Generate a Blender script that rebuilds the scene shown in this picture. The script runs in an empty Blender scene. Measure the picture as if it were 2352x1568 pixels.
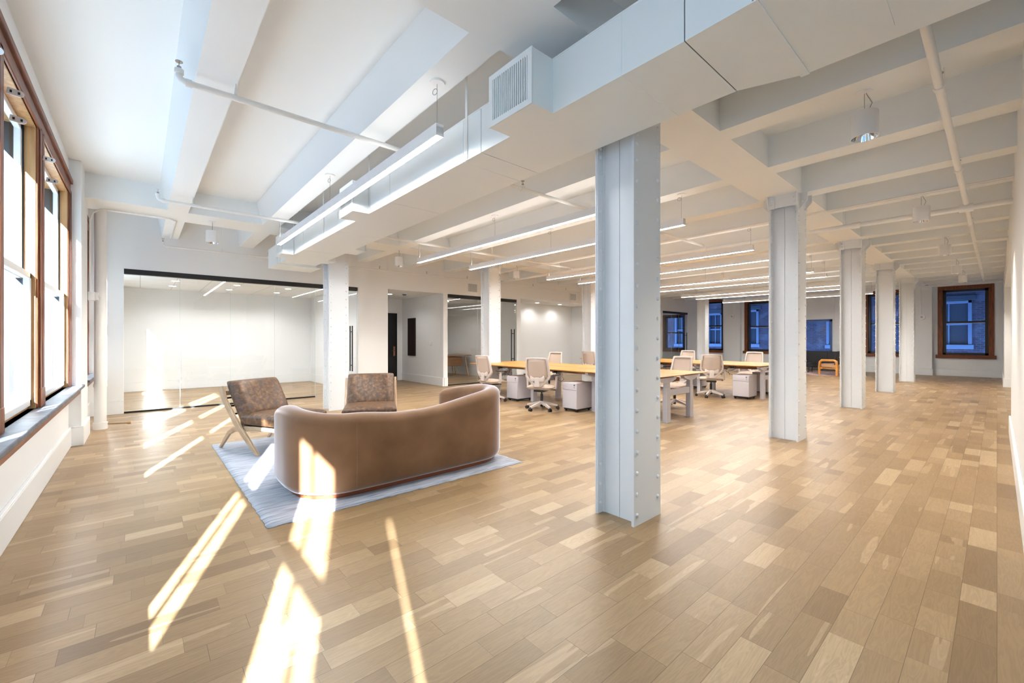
import bpy, bmesh, math, random
from mathutils import Vector, Matrix
random.seed(7)
PI = math.pi
C = bpy.context.scene.collection
S = bpy.context.scene

# ---------------------------------------------------------------- camera
cam_d = bpy.data.cameras.new('camera')
cam = bpy.data.objects.new('camera', cam_d); C.objects.link(cam); S.camera = cam
cam_d.sensor_width = 36.0; cam_d.lens = 36.0*975.37/2352.0
cam_d.shift_y = -6.0/2352.0
cam_d.clip_start = 0.02
cam.location = (0, 0, 1.32)
cam.rotation_euler = (PI/2, 0, math.radians(48.796))

# ---------------------------------------------------------------- sky and sun
W = bpy.data.worlds.new('world'); S.world = W; W.use_nodes = True
bgn = W.node_tree.nodes['Background']
bgn.inputs['Color'].default_value = (0.62, 0.84, 1.0, 1); bgn.inputs['Strength'].default_value = 4.0
sun_d = bpy.data.lights.new('sun', 'SUN'); sun = bpy.data.objects.new('sun', sun_d); C.objects.link(sun)
sun_d.energy = 56.0; sun_d.angle = math.radians(0.55); sun_d.color = (0.90, 0.95, 1.0)
tanE = 0.46
sdir = Vector((-0.9354, 0.3535, -tanE)).normalized()
sun.rotation_euler = sdir.to_track_quat('-Z', 'Y').to_euler()
sun.location = (8, -6, 6)

# ---------------------------------------------------------------- exposure
S.view_settings.view_transform = 'Standard'; S.view_settings.look = 'None'
S.view_settings.gamma = 1.0; S.view_settings.use_curve_mapping = False
S.view_settings.exposure = 0.56
LIN_E = 78.0      # linear fixtures
DOWN_E = 20.0     # recessed downlights (W)

# ---------------------------------------------------------------- materials
def mat(name, col, rough=0.5, metal=0.0, **kw):
    m = bpy.data.materials.new(name); m.use_nodes = True
    b = m.node_tree.nodes['Principled BSDF']
    b.inputs['Base Color'].default_value = (*col, 1); b.inputs['Roughness'].default_value = rough
    b.inputs['Metallic'].default_value = metal
    for k, v in kw.items():
        b.inputs[k.replace('_', ' ')].default_value = v
    return m
class NT:
    def __init__(s, m): s.t = m.node_tree; s.n = s.t.nodes; s.l = s.t.links
    def new(s, typ, **kw):
        n = s.n.new(typ)
        for k, v in kw.items():
            if k.startswith('i_'):
                n.inputs[int(k[2:])].default_value = v
            else: setattr(n, k, v)
        return n
    def link(s, a, b): s.l.new(a, b)
    def math(s, op, a, b=None, c=None):
        n = s.n.new('ShaderNodeMath'); n.operation = op
        for i, v in enumerate((a, b, c)):
            if v is None: continue
            if isinstance(v, (int, float)): n.inputs[i].default_value = v
            else: s.l.new(v, n.inputs[i])
        return n.outputs[0]
def ramp(nt, fac, stops):
    r = nt.n.new('ShaderNodeValToRGB'); e = r.color_ramp.elements
    while len(e) < len(stops): e.new(0.5)
    for i, (p, c) in enumerate(stops): e[i].position = p; e[i].color = (*c, 1)
    nt.link(fac, r.inputs[0]); return r.outputs[0]
def add_bump(m, scale, strength, dist=0.002, detail=4, stretch=None):
    nt = NT(m); b = nt.n['Principled BSDF']
    tc = nt.new('ShaderNodeTexCoord'); no = nt.new('ShaderNodeTexNoise')
    no.inputs['Scale'].default_value = scale; no.inputs['Detail'].default_value = detail
    src = tc.outputs['Object']
    if stretch:
        mp = nt.new('ShaderNodeMapping'); mp.inputs['Scale'].default_value = stretch
        nt.link(src, mp.inputs[0]); src = mp.outputs[0]
    nt.link(src, no.inputs['Vector'])
    bp = nt.new('ShaderNodeBump'); bp.inputs['Strength'].default_value = strength; bp.inputs['Distance'].default_value = dist
    nt.link(no.outputs[0], bp.inputs['Height']); nt.link(bp.outputs[0], b.inputs['Normal'])
    return no.outputs[0]
def noise_mat(name, stops, scale, rough=0.5, stretch=(1, 1, 1), detail=6, bump=0.0, dist=0.0, **kw):
    m = mat(name, stops[0][1], rough, **kw); nt = NT(m); b = nt.n['Principled BSDF']
    tc = nt.new('ShaderNodeTexCoord'); mp = nt.new('ShaderNodeMapping'); mp.inputs['Scale'].default_value = stretch
    nt.link(tc.outputs['Object'], mp.inputs[0])
    no = nt.new('ShaderNodeTexNoise'); no.inputs['Scale'].default_value = scale; no.inputs['Detail'].default_value = detail
    no.inputs['Distortion'].default_value = dist
    nt.link(mp.outputs[0], no.inputs['Vector'])
    nt.link(ramp(nt, no.outputs[0], stops), b.inputs['Base Color'])
    if bump:
        bp = nt.new('ShaderNodeBump'); bp.inputs['Strength'].default_value = bump; bp.inputs['Distance'].default_value = 0.003
        nt.link(no.outputs[0], bp.inputs['Height']); nt.link(bp.outputs[0], b.inputs['Normal'])
    return m

M = {}
M['wall'] = mat('white_wall_paint', (0.83, 0.845, 0.855), 0.55); add_bump(M['wall'], 60, 0.05)
M['ceil'] = mat('white_ceiling_paint', (0.83, 0.865, 0.885), 0.6); add_bump(M['ceil'], 30, 0.08)
M['base'] = mat('white_baseboard_paint', (0.84, 0.855, 0.865), 0.35)
M['steel'] = mat('painted_steel', (0.77, 0.80, 0.83), 0.38); add_bump(M['steel'], 90, 0.12)
M['duct'] = mat('painted_duct', (0.82, 0.875, 0.895), 0.4)
M['pipe'] = mat('painted_pipe', (0.84, 0.84, 0.83), 0.4)
M['seam'] = mat('dark_seam', (0.12, 0.12, 0.12), 0.7)
M['whitemetal'] = mat('white_metal', (0.86, 0.86, 0.87), 0.3)
M['chrome'] = mat('chrome', (0.75, 0.75, 0.75), 0.12, 1.0)
M['grey'] = mat('grey_metal', (0.35, 0.35, 0.36), 0.35, 0.8)
M['black'] = mat('black_metal', (0.006, 0.006, 0.007), 0.5)
M['blackplastic'] = mat('black_plastic', (0.015, 0.015, 0.017), 0.45)
M['legmetal'] = mat('light_leg_metal', (0.52, 0.51, 0.55), 0.35)
M['ped'] = mat('pedestal_metal', (0.56, 0.53, 0.56), 0.38)
M['chairframe'] = mat('chair_frame_plastic', (0.60, 0.53, 0.49), 0.4)
M['seatfabric'] = mat('seat_fabric', (0.46, 0.37, 0.30), 0.9); add_bump(M['seatfabric'], 500, 0.3)
M['mesh'] = mat('chair_mesh_fabric', (0.50, 0.40, 0.33), 0.85)
M['cord'] = mat('white_cord', (0.8, 0.8, 0.8), 0.5)
M['dark'] = mat('dark_recess', (0.03, 0.035, 0.04), 0.8)
M['doorblack'] = mat('black_door_paint', (0.006, 0.006, 0.006), 0.3)
M['panelbrown'] = mat('dark_brown_panel', (0.018, 0.006, 0.005), 0.4)
M['slate'] = noise_mat('slate_sill', [(0.3, (0.03, 0.035, 0.05)), (0.6, (0.11, 0.125, 0.16))], 9, 0.5, detail=8, bump=0.25)
M['darkwood'] = noise_mat('stained_window_wood', [(0.3, (0.075, 0.016, 0.003)), (0.55, (0.20, 0.052, 0.010)), (0.8, (0.30, 0.095, 0.02))], 7, 0.45, stretch=(6, 6, 0.5), bump=0.1, dist=0.6)
M['darkwoodx'] = noise_mat('stained_head_wood', [(0.3, (0.075, 0.016, 0.003)), (0.55, (0.20, 0.052, 0.010)), (0.8, (0.30, 0.095, 0.02))], 7, 0.45, stretch=(0.5, 6, 6), bump=0.1, dist=0.6)
M['jamb'] = noise_mat('jamb_wood', [(0.3, (0.32, 0.16, 0.06)), (0.7, (0.52, 0.31, 0.14))], 5, 0.4, stretch=(5, 5, 0.4))
M['sashpaint'] = mat('cream_sash_paint', (0.74, 0.75, 0.75), 0.4)
M['track'] = mat('blue_grey_track', (0.020, 0.05, 0.08), 0.5)
M['reveal'] = mat('blue_grey_reveal', (0.012, 0.036, 0.058), 0.6)
M['blacksash'] = mat('black_sash', (0.010, 0.010, 0.012), 0.4)
M['desk'] = noise_mat('desk_wood', [(0.3, (0.46, 0.20, 0.035)), (0.6, (0.60, 0.285, 0.06)), (0.85, (0.68, 0.36, 0.09))], 5, 0.28, stretch=(0.6, 7, 7), dist=0.8)
M['deskedge'] = mat('desk_edge_wood', (0.36, 0.14, 0.03), 0.4)
M['walnut'] = noise_mat('walnut', [(0.3, (0.22, 0.09, 0.03)), (0.7, (0.40, 0.19, 0.07))], 6, 0.35, stretch=(0.6, 6, 6), dist=0.8)
M['ash'] = noise_mat('ash_wood', [(0.3, (0.40, 0.26, 0.16)), (0.7, (0.62, 0.46, 0.31))], 8, 0.4, stretch=(5, 0.7, 0.7), dist=0.6)
M['orangewood'] = noise_mat('orange_wood', [(0.3, (0.55, 0.22, 0.04)), (0.7, (0.72, 0.34, 0.08))], 6, 0.35)
M['plinth'] = mat('bronze_plinth', (0.22, 0.06, 0.02), 0.3)
M['leather'] = noise_mat('worn_brown_leather', [(0.30, (0.045, 0.028, 0.024)), (0.48, (0.10, 0.050, 0.024)), (0.62, (0.17, 0.082, 0.034)), (0.8, (0.25, 0.15, 0.08))], 24, 0.46, detail=12, bump=0.3, dist=0.4)
M['velvet'] = noise_mat('brown_velvet', [(0.3, (0.17, 0.082, 0.034)), (0.7, (0.25, 0.130, 0.060))], 3, 0.75, detail=8)
bv = M['velvet'].node_tree.nodes['Principled BSDF']
bv.inputs['Sheen Weight'].default_value = 1.0; bv.inputs['Sheen Roughness'].default_value = 0.28
bv.inputs['Sheen Tint'].default_value = (0.95, 0.95, 1.0, 1)
nt_ = NT(M['velvet']); sh_ = nt_.new('ShaderNodeBsdfSheen'); sh_.inputs['Color'].default_value = (0.45, 0.50, 0.60, 1); sh_.inputs['Roughness'].default_value = 0.35
ad_ = nt_.new('ShaderNodeAddShader'); out_ = nt_.n['Material Output']; nt_.link(bv.outputs[0], ad_.inputs[0]); nt_.link(sh_.outputs[0], ad_.inputs[1]); nt_.link(ad_.outputs[0], out_.inputs[0])
M['tanleather'] = mat('tan_leather', (0.55, 0.33, 0.18), 0.45)
M['blackleather'] = mat('black_leather', (0.018, 0.015, 0.013), 0.4)
def emis(name, col, s):
    m = bpy.data.materials.new(name); m.use_nodes = True; nt = m.node_tree; nt.nodes.clear()
    e = nt.nodes.new('ShaderNodeEmission'); o = nt.nodes.new('ShaderNodeOutputMaterial')
    e.inputs[0].default_value = (*col, 1); e.inputs[1].default_value = s; nt.links.new(e.outputs[0], o.inputs[0]); return m
M['lamp'] = emis('linear_diffuser', (1.0, 0.98, 0.94), LIN_E)
M['lampup'] = emis('linear_uplight', (1.0, 0.98, 0.94), LIN_E*0.06)
M['disc'] = emis('downlight_disc', (1.0, 0.93, 0.82), 12.0)
def glass(name, tint, refl=1.0, ior=1.5):
    m = bpy.data.materials.new(name); m.use_nodes = True; nt = NT(m); nt.n.clear()
    o = nt.new('ShaderNodeOutputMaterial'); mx = nt.new('ShaderNodeMixShader')
    tr = nt.new('ShaderNodeBsdfTransparent'); tr.inputs[0].default_value = (*tint, 1)
    gl = nt.new('ShaderNodeBsdfGlossy'); gl.inputs['Roughness'].default_value = 0.0
    fr = nt.new('ShaderNodeFresnel'); ge = nt.new('ShaderNodeNewGeometry')
    nt.link(nt.math('MULTIPLY_ADD', ge.outputs['Backfacing'], 1.0/ior-ior, ior), fr.inputs[0])
    f = nt.math('MULTIPLY', fr.outputs[0], refl)
    nt.link(f, mx.inputs[0]); nt.link(tr.outputs[0], mx.inputs[1]); nt.link(gl.outputs[0], mx.inputs[2]); nt.link(mx.outputs[0], o.inputs[0])
    return m
M['glass'] = glass('partition_glass', (0.982, 0.992, 0.992))
M['wglass'] = glass('window_glass', (0.99, 0.995, 0.995), 0.25)
M['gedge'] = mat('glass_edge', (0.72, 0.86, 0.82), 0.2)

def floor_mat():
    m = mat('oak_plank_floor', (0.5, 0.35, 0.2), 0.36); nt = NT(m); b = nt.n['Principled BSDF']
    tc = nt.new('ShaderNodeTexCoord'); sx = nt.new('ShaderNodeSeparateXYZ'); nt.link(tc.outputs['Object'], sx.inputs[0])
    x, y = sx.outputs[0], sx.outputs[1]; w = 0.125
    xr = nt.math('DIVIDE', x, w); row = nt.math('FLOOR', xr); fx = nt.math('SUBTRACT', xr, row)
    def wn(a, bb):
        c = nt.new('ShaderNodeCombineXYZ'); nt.link(a, c.inputs[0])
        if isinstance(bb, (int, float)): c.inputs[1].default_value = bb
        else: nt.link(bb, c.inputs[1])
        n = nt.new('ShaderNodeTexWhiteNoise'); n.noise_dimensions = '2D'; nt.link(c.outputs[0], n.inputs['Vector']); return n
    r1 = wn(row, 3.3).outputs[0]; r2 = wn(row, 8.1).outputs[0]
    ln = nt.math('MULTIPLY_ADD', r1, 0.45, 0.50)
    yo = nt.math('MULTIPLY_ADD', r2, 5.0, y)
    # wobble the joint spacing
    yr = nt.math('DIVIDE', yo, ln); k0 = nt.math('FLOOR', yr)
    j = wn(row, k0).outputs[0]
    fy0 = nt.math('SUBTRACT', yr, k0); cut = nt.math('MULTIPLY_ADD', j, 0.55, 0.2)
    sec = nt.math('GREATER_THAN', fy0, cut); k = nt.math('ADD', nt.math('MULTIPLY', k0, 2.0), sec)
    idn = wn(row, k); idc = idn.outputs[1]
    sc = nt.new('ShaderNodeSeparateColor'); nt.link(idc, sc.inputs[0])
    base = ramp(nt, sc.outputs[0], [(0.0, (0.205, 0.125, 0.058)), (0.10, (0.262, 0.168, 0.082)), (0.5, (0.305, 0.200, 0.101)), (0.88, (0.342, 0.230, 0.122)), (1.0, (0.45, 0.325, 0.19))])
    # grain
    cv = nt.new('ShaderNodeCombineXYZ')
    nt.link(nt.math('MULTIPLY_ADD', sc.outputs[1], 40.0, nt.math('MULTIPLY', x, 24.0)), cv.inputs[0])
    nt.link(nt.math('MULTIPLY_ADD', sc.outputs[2], 30.0, nt.math('MULTIPLY', y, 2.2)), cv.inputs[1])
    n1 = nt.new('ShaderNodeTexNoise'); n1.inputs['Scale'].default_value = 1.0; n1.inputs['Detail'].default_value = 6; n1.inputs['Distortion'].default_value = 1.2
    nt.link(cv.outputs[0], n1.inputs['Vector'])
    rings = nt.math('SINE', nt.math('MULTIPLY', n1.outputs[0], 46.0))
    g1 = nt.math('MULTIPLY_ADD', rings, 0.07, 1.0)
    cv2 = nt.new('ShaderNodeCombineXYZ'); nt.link(nt.math('MULTIPLY', x, 260.0), cv2.inputs[0]); nt.link(nt.math('MULTIPLY', y, 9.0), cv2.inputs[1])
    n2 = nt.new('ShaderNodeTexNoise'); n2.inputs['Scale'].default_value = 1.0; n2.inputs['Detail'].default_value = 3; nt.link(cv2.outputs[0], n2.inputs['Vector'])
    g2 = nt.math('MULTIPLY_ADD', n2.outputs[0], 0.26, 0.87)
    # pale sapwood streak in some boards
    cv3 = nt.new('ShaderNodeCombineXYZ')
    nt.link(nt.math('MULTIPLY_ADD', sc.outputs[2], 17.0, nt.math('MULTIPLY', x, 11.0)), cv3.inputs[0])
    nt.link(nt.math('MULTIPLY_ADD', sc.outputs[0], 23.0, nt.math('MULTIPLY', y, 0.7)), cv3.inputs[1])
    n3 = nt.new('ShaderNodeTexNoise'); n3.inputs['Scale'].default_value = 1.0; n3.inputs['Detail'].default_value = 2; nt.link(cv3.outputs[0], n3.inputs['Vector'])
    sap = nt.math('MULTIPLY', nt.math('GREATER_THAN', n3.outputs[0], 0.62), nt.math('GREATER_THAN', sc.outputs[1], 0.45))
    mx = nt.new('ShaderNodeMix'); mx.data_type = 'RGBA'; nt.link(nt.math('MULTIPLY', sap, 0.35), mx.inputs['Factor']); nt.link(base, mx.inputs['A']); mx.inputs['B'].default_value = (0.56, 0.41, 0.255, 1)
    vm = nt.new('ShaderNodeVectorMath'); vm.operation = 'SCALE'; nt.link(mx.outputs['Result'], vm.inputs[0]); nt.link(nt.math('MULTIPLY', g1, g2), vm.inputs['Scale'])
    # joints
    ex = nt.math('MINIMUM', fx, nt.math('SUBTRACT', 1.0, fx)); gx = nt.math('LESS_THAN', ex, 0.010)
    dy = nt.math('MULTIPLY', nt.math('MINIMUM', fy0, nt.math('ABSOLUTE', nt.math('SUBTRACT', fy0, cut))), ln); gy = nt.math('LESS_THAN', dy, 0.0012)
    gap = nt.math('MAXIMUM', gx, gy)
    m2 = nt.new('ShaderNodeMix'); m2.data_type = 'RGBA'; nt.link(nt.math('MULTIPLY', gap, 0.7), m2.inputs['Factor']); nt.link(vm.outputs[0], m2.inputs['A']); m2.inputs['B'].default_value = (0.10, 0.055, 0.025, 1)
    nt.link(m2.outputs['Result'], b.inputs['Base Color'])
    nt.link(nt.math('MULTIPLY_ADD', n2.outputs[0], 0.12, 0.30), b.inputs['Roughness'])
    bp = nt.new('ShaderNodeBump'); bp.inputs['Strength'].default_value = 0.12; bp.inputs['Distance'].default_value = 0.001
    nt.link(nt.math('SUBTRACT', n2.outputs[0], gap), bp.inputs['Height']); nt.link(bp.outputs[0], b.inputs['Normal'])
    return m
M['floor'] = floor_mat()

def brick_mat():
    m = mat('blue_lit_brick', (0.1, 0.1, 0.2), 0.8); nt = NT(m); b = nt.n['Principled BSDF']
    tc = nt.new('ShaderNodeTexCoord'); sx = nt.new('ShaderNodeSeparateXYZ'); nt.link(tc.outputs['Object'], sx.inputs[0])
    cb = nt.new('ShaderNodeCombineXYZ'); nt.link(sx.outputs[0], cb.inputs[0]); nt.link(sx.outputs[2], cb.inputs[1])
    br = nt.new('ShaderNodeTexBrick'); nt.link(cb.outputs[0], br.inputs['Vector'])
    br.inputs['Scale'].default_value = 1.0; br.inputs['Brick Width'].default_value = 0.22; br.inputs['Row Height'].default_value = 0.075
    br.inputs['Mortar Size'].default_value = 0.008
    br.inputs['Color1'].default_value = (0.002, 0.007, 0.04, 1); br.inputs['Color2'].default_value = (0.010, 0.018, 0.09, 1); br.inputs['Mortar'].default_value = (0.03, 0.055, 0.15, 1)  # blue sky light is put into the brick and mortar colours
    no = nt.new('ShaderNodeTexNoise'); no.inputs['Scale'].default_value = 2.5; no.inputs['Detail'].default_value = 8; nt.link(tc.outputs['Object'], no.inputs['Vector'])
    mx = nt.new('ShaderNodeMix'); mx.data_type = 'RGBA'
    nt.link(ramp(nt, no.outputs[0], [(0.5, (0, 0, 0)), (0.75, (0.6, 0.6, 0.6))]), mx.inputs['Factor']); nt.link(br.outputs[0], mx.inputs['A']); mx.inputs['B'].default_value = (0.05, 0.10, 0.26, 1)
    nt.link(mx.outputs['Result'], b.inputs['Base Color']); return m
M['brick'] = brick_mat()
M['bluelit'] = mat('blue_lit_trim', (0.05, 0.12, 0.34), 0.5)  # trim colour with the blue sky light put in
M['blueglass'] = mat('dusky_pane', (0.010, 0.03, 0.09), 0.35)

def rug_mat(name, a, bcol, sc):
    m = mat(name, a, 0.95); nt = NT(m); b = nt.n['Principled BSDF']
    tc = nt.new('ShaderNodeTexCoord'); mp = nt.new('ShaderNodeMapping'); mp.inputs['Scale'].default_value = sc; nt.link(tc.outputs['Object'], mp.inputs[0])
    no = nt.new('ShaderNodeTexNoise'); no.inputs['Scale'].default_value = 1.0; no.inputs['Detail'].default_value = 5; nt.link(mp.outputs[0], no.inputs['Vector'])
    nt.link(ramp(nt, no.outputs[0], [(0.35, bcol), (0.55, a)]), b.inputs['Base Color'])
    bp = nt.new('ShaderNodeBump'); bp.inputs['Strength'].default_value = 0.8; bp.inputs['Distance'].default_value = 0.006
    nt.link(no.outputs[0], bp.inputs['Height']); nt.link(bp.outputs[0], b.inputs['Normal']); return m
M['rug'] = rug_mat('grey_woven_rug', (0.46, 0.49, 0.56), (0.24, 0.26, 0.32), (110, 5, 20))
M['rug2'] = rug_mat('dusky_pink_rug', (0.38, 0.26, 0.25), (0.25, 0.16, 0.16), (20, 6, 20))
def tile_mat():
    m = mat('ceiling_tiles', (0.82, 0.83, 0.82), 0.8); nt = NT(m); b = nt.n['Principled BSDF']
    tc = nt.new('ShaderNodeTexCoord'); br = nt.new('ShaderNodeTexBrick'); nt.link(tc.outputs['Object'], br.inputs['Vector'])
    br.offset = 0.0; br.inputs['Scale'].default_value = 1.0; br.inputs['Brick Width'].default_value = 1.2; br.inputs['Row Height'].default_value = 0.6
    br.inputs['Mortar Size'].default_value = 0.008; br.inputs['Color1'].default_value = (0.84, 0.85, 0.84, 1); br.inputs['Color2'].default_value = (0.80, 0.81, 0.80, 1); br.inputs['Mortar'].default_value = (0.55, 0.56, 0.56, 1)
    nt.link(br.outputs[0], b.inputs['Base Color']); return m
M['tile'] = tile_mat()

# ---------------------------------------------------------------- mesh helpers
class MB:
    def __init__(s): s.b = bmesh.new(); s.mats = []
    def box(s, x0, x1, y0, y1, z0, z1, mx=None):
        vs = [s.b.verts.new((x, y, z)) for x in (x0, x1) for y in (y0, y1) for z in (z0, z1)]
        fs = []
        for f in ((0, 1, 3, 2), (4, 6, 7, 5), (0, 4, 5, 1), (2, 3, 7, 6), (0, 2, 6, 4), (1, 5, 7, 3)):
            fs.append(s.b.faces.new([vs[i] for i in f]))
        if mx is not None: bmesh.ops.transform(s.b, matrix=mx, verts=vs)
        return s
    def bar(s, p, q, w, h, up=(0, 0, 1)):
        p, q = Vector(p), Vector(q); d = (q-p); L = d.length; d.normalize(); u = Vector(up)
        sx = d.cross(u)
        if sx.length < 1e-4: sx = Vector((1, 0, 0))
        sx.normalize(); u = sx.cross(d)
        mx = Matrix((( sx.x, d.x, u.x, p.x), (sx.y, d.y, u.y, p.y), (sx.z, d.z, u.z, p.z), (0, 0, 0, 1)))
        return s.box(-w/2, w/2, 0, L, -h/2, h/2, mx)
    def cyl(s, p, q, r, seg=16, r2=None, cap=True):
        p, q = Vector(p), Vector(q); d = q-p; L = d.length; r2 = r if r2 is None else r2
        mx = Matrix.Translation(p) @ d.to_track_quat('Z', 'Y').to_matrix().to_4x4()
        a = [s.b.verts.new(mx @ Vector((r*math.cos(t*2*PI/seg), r*math.sin(t*2*PI/seg), 0))) for t in range(seg)]
        c = [s.b.verts.new(mx @ Vector((r2*math.cos(t*2*PI/seg), r2*math.sin(t*2*PI/seg), L))) for t in range(seg)]
        for i in range(seg): s.b.faces.new((a[i], a[(i+1) % seg], c[(i+1) % seg], c[i]))
        if cap: s.b.faces.new(a[::-1]); s.b.faces.new(c)
        return s
    def tube(s, pts, r, seg=10):
        pts = [Vector(p) for p in pts]; n = len(pts); prev = None; up = Vector((0, 0, 1)); N = None
        for i, p in enumerate(pts):
            t = (pts[min(i+1, n-1)]-pts[max(i-1, 0)]).normalized()
            if N is None:
                N = t.cross(up)
                if N.length < 1e-3: N = t.cross(Vector((1, 0, 0)))
            else: N = N - t*N.dot(t)
            N.normalize(); B = t.cross(N)
            rr = r[i] if isinstance(r, (list, tuple)) else r
            ring = [s.b.verts.new(p + N*rr*math.cos(a*2*PI/seg) + B*rr*math.sin(a*2*PI/seg)) for a in range(seg)]
            if prev:
                for k in range(seg): s.b.faces.new((prev[k], prev[(k+1) % seg], ring[(k+1) % seg], ring[k]))
            else: s.b.faces.new(ring[::-1])
            prev = ring
        s.b.faces.new(prev); return s
    def dome(s, c, n, r, seg=8):
        n = Vector(n).normalized(); q = n.to_track_quat('Z', 'Y').to_matrix(); c = Vector(c); prev = None
        for (a, z) in ((1.0, 0.0), (0.85, 0.45), (0.5, 0.75)):
            ring = [s.b.verts.new(c + q @ Vector((r*a*math.cos(t*2*PI/seg), r*a*math.sin(t*2*PI/seg), r*z))) for t in range(seg)]
            if prev:
                for k in range(seg): s.b.faces.new((prev[k], prev[(k+1) % seg], ring[(k+1) % seg], ring[k]))
            prev = ring
        s.b.faces.new(prev); return s
    def prism(s, poly, mx, th):
        """poly in local XY, extruded th along local Z"""
        a = [s.b.verts.new(mx @ Vector((p[0], p[1], 0))) for p in poly]; c = [s.b.verts.new(mx @ Vector((p[0], p[1], th))) for p in poly]; n = len(poly)
        for i in range(n): s.b.faces.new((a[i], a[(i+1) % n], c[(i+1) % n], c[i]))
        s.b.faces.new(a[::-1]); s.b.faces.new(c); return s
    def grid(s, rows, closed=False, loop=False):
        """rows of points -> quad surface"""
        R = [[s.b.verts.new(p) for p in r] for r in rows]; n = len(R[0])
        for i in range(len(R)-1):
            for k in range(n if closed else n-1):
                s.b.faces.new((R[i][k], R[i][(k+1) % n], R[i+1][(k+1) % n], R[i+1][k]))
        return R
    def done(s, name, m, parent=None, bevel=0.0, smooth=False, seg=2, subd=0, mod=None):
        bmesh.ops.recalc_face_normals(s.b, faces=s.b.faces)
        me = bpy.data.meshes.new(name); s.b.to_mesh(me); s.b.free()
        me.materials.append(M[m] if isinstance(m, str) else m)
        if smooth:
            for p in me.polygons: p.use_smooth = True
        o = bpy.data.objects.new(name, me); C.objects.link(o)
        if parent is not None: o.parent = parent
        if bevel:
            b = o.modifiers.new('bevel', 'BEVEL'); b.width = bevel; b.segments = seg; b.limit_method = 'ANGLE'; b.angle_limit = math.radians(40)
            for p in me.polygons: p.use_smooth = True
            me.set_sharp_from_angle(angle=math.radians(35)) if hasattr(me, 'set_sharp_from_angle') else None
        if subd:
            b = o.modifiers.new('subd', 'SUBSURF'); b.levels = subd; b.render_levels = subd
            for p in me.polygons: p.use_smooth = True
        if smooth and not subd and not bevel and hasattr(me, 'set_sharp_from_angle'): me.set_sharp_from_angle(angle=math.radians(45))
        return o
def tag(o, label, cat, group=None, kind=None):
    o['label'] = label; o['category'] = cat
    if group: o['group'] = group
    if kind: o['kind'] = kind
    return o
def thing(name, label, cat, loc=(0, 0, 0), rz=0.0, group=None):
    o = bpy.data.objects.new(name, None); C.objects.link(o); o.empty_display_size = 0.1
    o.location = loc; o.rotation_euler = (0, 0, rz); return tag(o, label, cat, group)
def struct_empty(name, loc=(0, 0, 0), label=None):
    o = bpy.data.objects.new(name, None); C.objects.link(o); o.location = loc; o['kind'] = 'structure'
    if label: o['label'] = label; 
    return o
def st(o, label=None, cat=None):
    o['kind'] = 'structure'
    if label: o['label'] = label
    if cat: o['category'] = cat
    return o
def dup(root, loc, rz=None, label=None, group=None):
    r = root.copy(); C.objects.link(r); r.location = loc
    if rz is not None: r.rotation_euler = (0, 0, rz)
    if label: r['label'] = label
    if group: r['group'] = group
    for ch in list(root.children):
        c = ch.copy(); C.objects.link(c); c.parent = r
        for g in ch.children:
            d = g.copy(); C.objects.link(d); d.parent = c
    return r
def wall(axis, p0, p1, a0, a1, z0, z1, openings, name, m='wall', label=None):
    """axis 'x': wall runs along x between a0..a1, thickness p0..p1 in y. openings (s0,s1,zo0,zo1)"""
    mb = MB(); cuts = sorted(set([a0, a1]+[v for o in openings for v in o[:2] if a0 < v < a1]))
    for s0, s1 in zip(cuts[:-1], cuts[1:]):
        mid = (s0+s1)/2; zs = [z0]
        ops = sorted([o for o in openings if o[0] <= mid <= o[1]], key=lambda o: o[2]); zz = z0
        for o in ops:
            if o[2] > zz: (mb.box(s0, s1, p0, p1, zz, o[2]) if axis == 'x' else mb.box(p0, p1, s0, s1, zz, o[2]))
            zz = o[3]
        if zz < z1: (mb.box(s0, s1, p0, p1, zz, z1) if axis == 'x' else mb.box(p0, p1, s0, s1, zz, z1))
    bmesh.ops.remove_doubles(mb.b, verts=mb.b.verts, dist=1e-5)
    return st(mb.done(name, m), label, 'wall')

ZS, ZT = 3.195, 3.53     # beam soffit and slab undersides
XL = -10.14              # partition wall plane
YS = -0.66               # south window wall plane
YN = 21.8                # far wall plane
XR = 0.13                # right wall plane
XE = 4.6

# ================================================================ SETTING
st(MB().box(-15, XE+0.3, -1.1, 22.3, -0.1, 0).done('floor', 'floor'), 'oak plank floor running the length of the room', 'floor')

# ceiling: slab, two girders, joists
mb = MB(); mb.box(-15, XE+0.3, -1.1, 22.3, ZT, ZT+0.15)
GA = (-2.13, -1.65); GB = (-8.6, -7.95)
mb.box(*GA, YS, YN, ZS, ZT+0.01); mb.box(*GB, YS, YN, ZS, ZT+0.01)
JY = [0.42, 1.635, 2.85, 4.06, 5.29, 6.52, 7.68, 8.88, 10.1, 11.15, 12.28, 13.45, 14.52, 15.64, 16.8, 17.95, 19.1, 20.3]
def joist(x0, x1, y, taper):
    hw = 0.12; pr = [(y-hw, ZS), (y+hw, ZS), (y+hw+taper, ZT+0.01), (y-hw-taper, ZT+0.01)]
    a = [mb.b.verts.new((x0, p[0], p[1])) for p in pr]; c = [mb.b.verts.new((x1, p[0], p[1])) for p in pr]
    for i in range(4): mb.b.faces.new((a[i], a[(i+1) % 4], c[(i+1) % 4], c[i]))
    mb.b.faces.new(a[::-1]); mb.b.faces.new(c)
for y in JY:
    joist(GA[1], XR if y > 3.5 else XE, y, 0.005)
    joist(GB[1], GA[0], y, 0.06 if y > 2 else 0.09)
    joist(XL, GB[0], y, 0.06)
st(mb.done('ceiling', 'ceil'), 'white coffered ceiling of girders and joists', 'ceiling')

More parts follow.
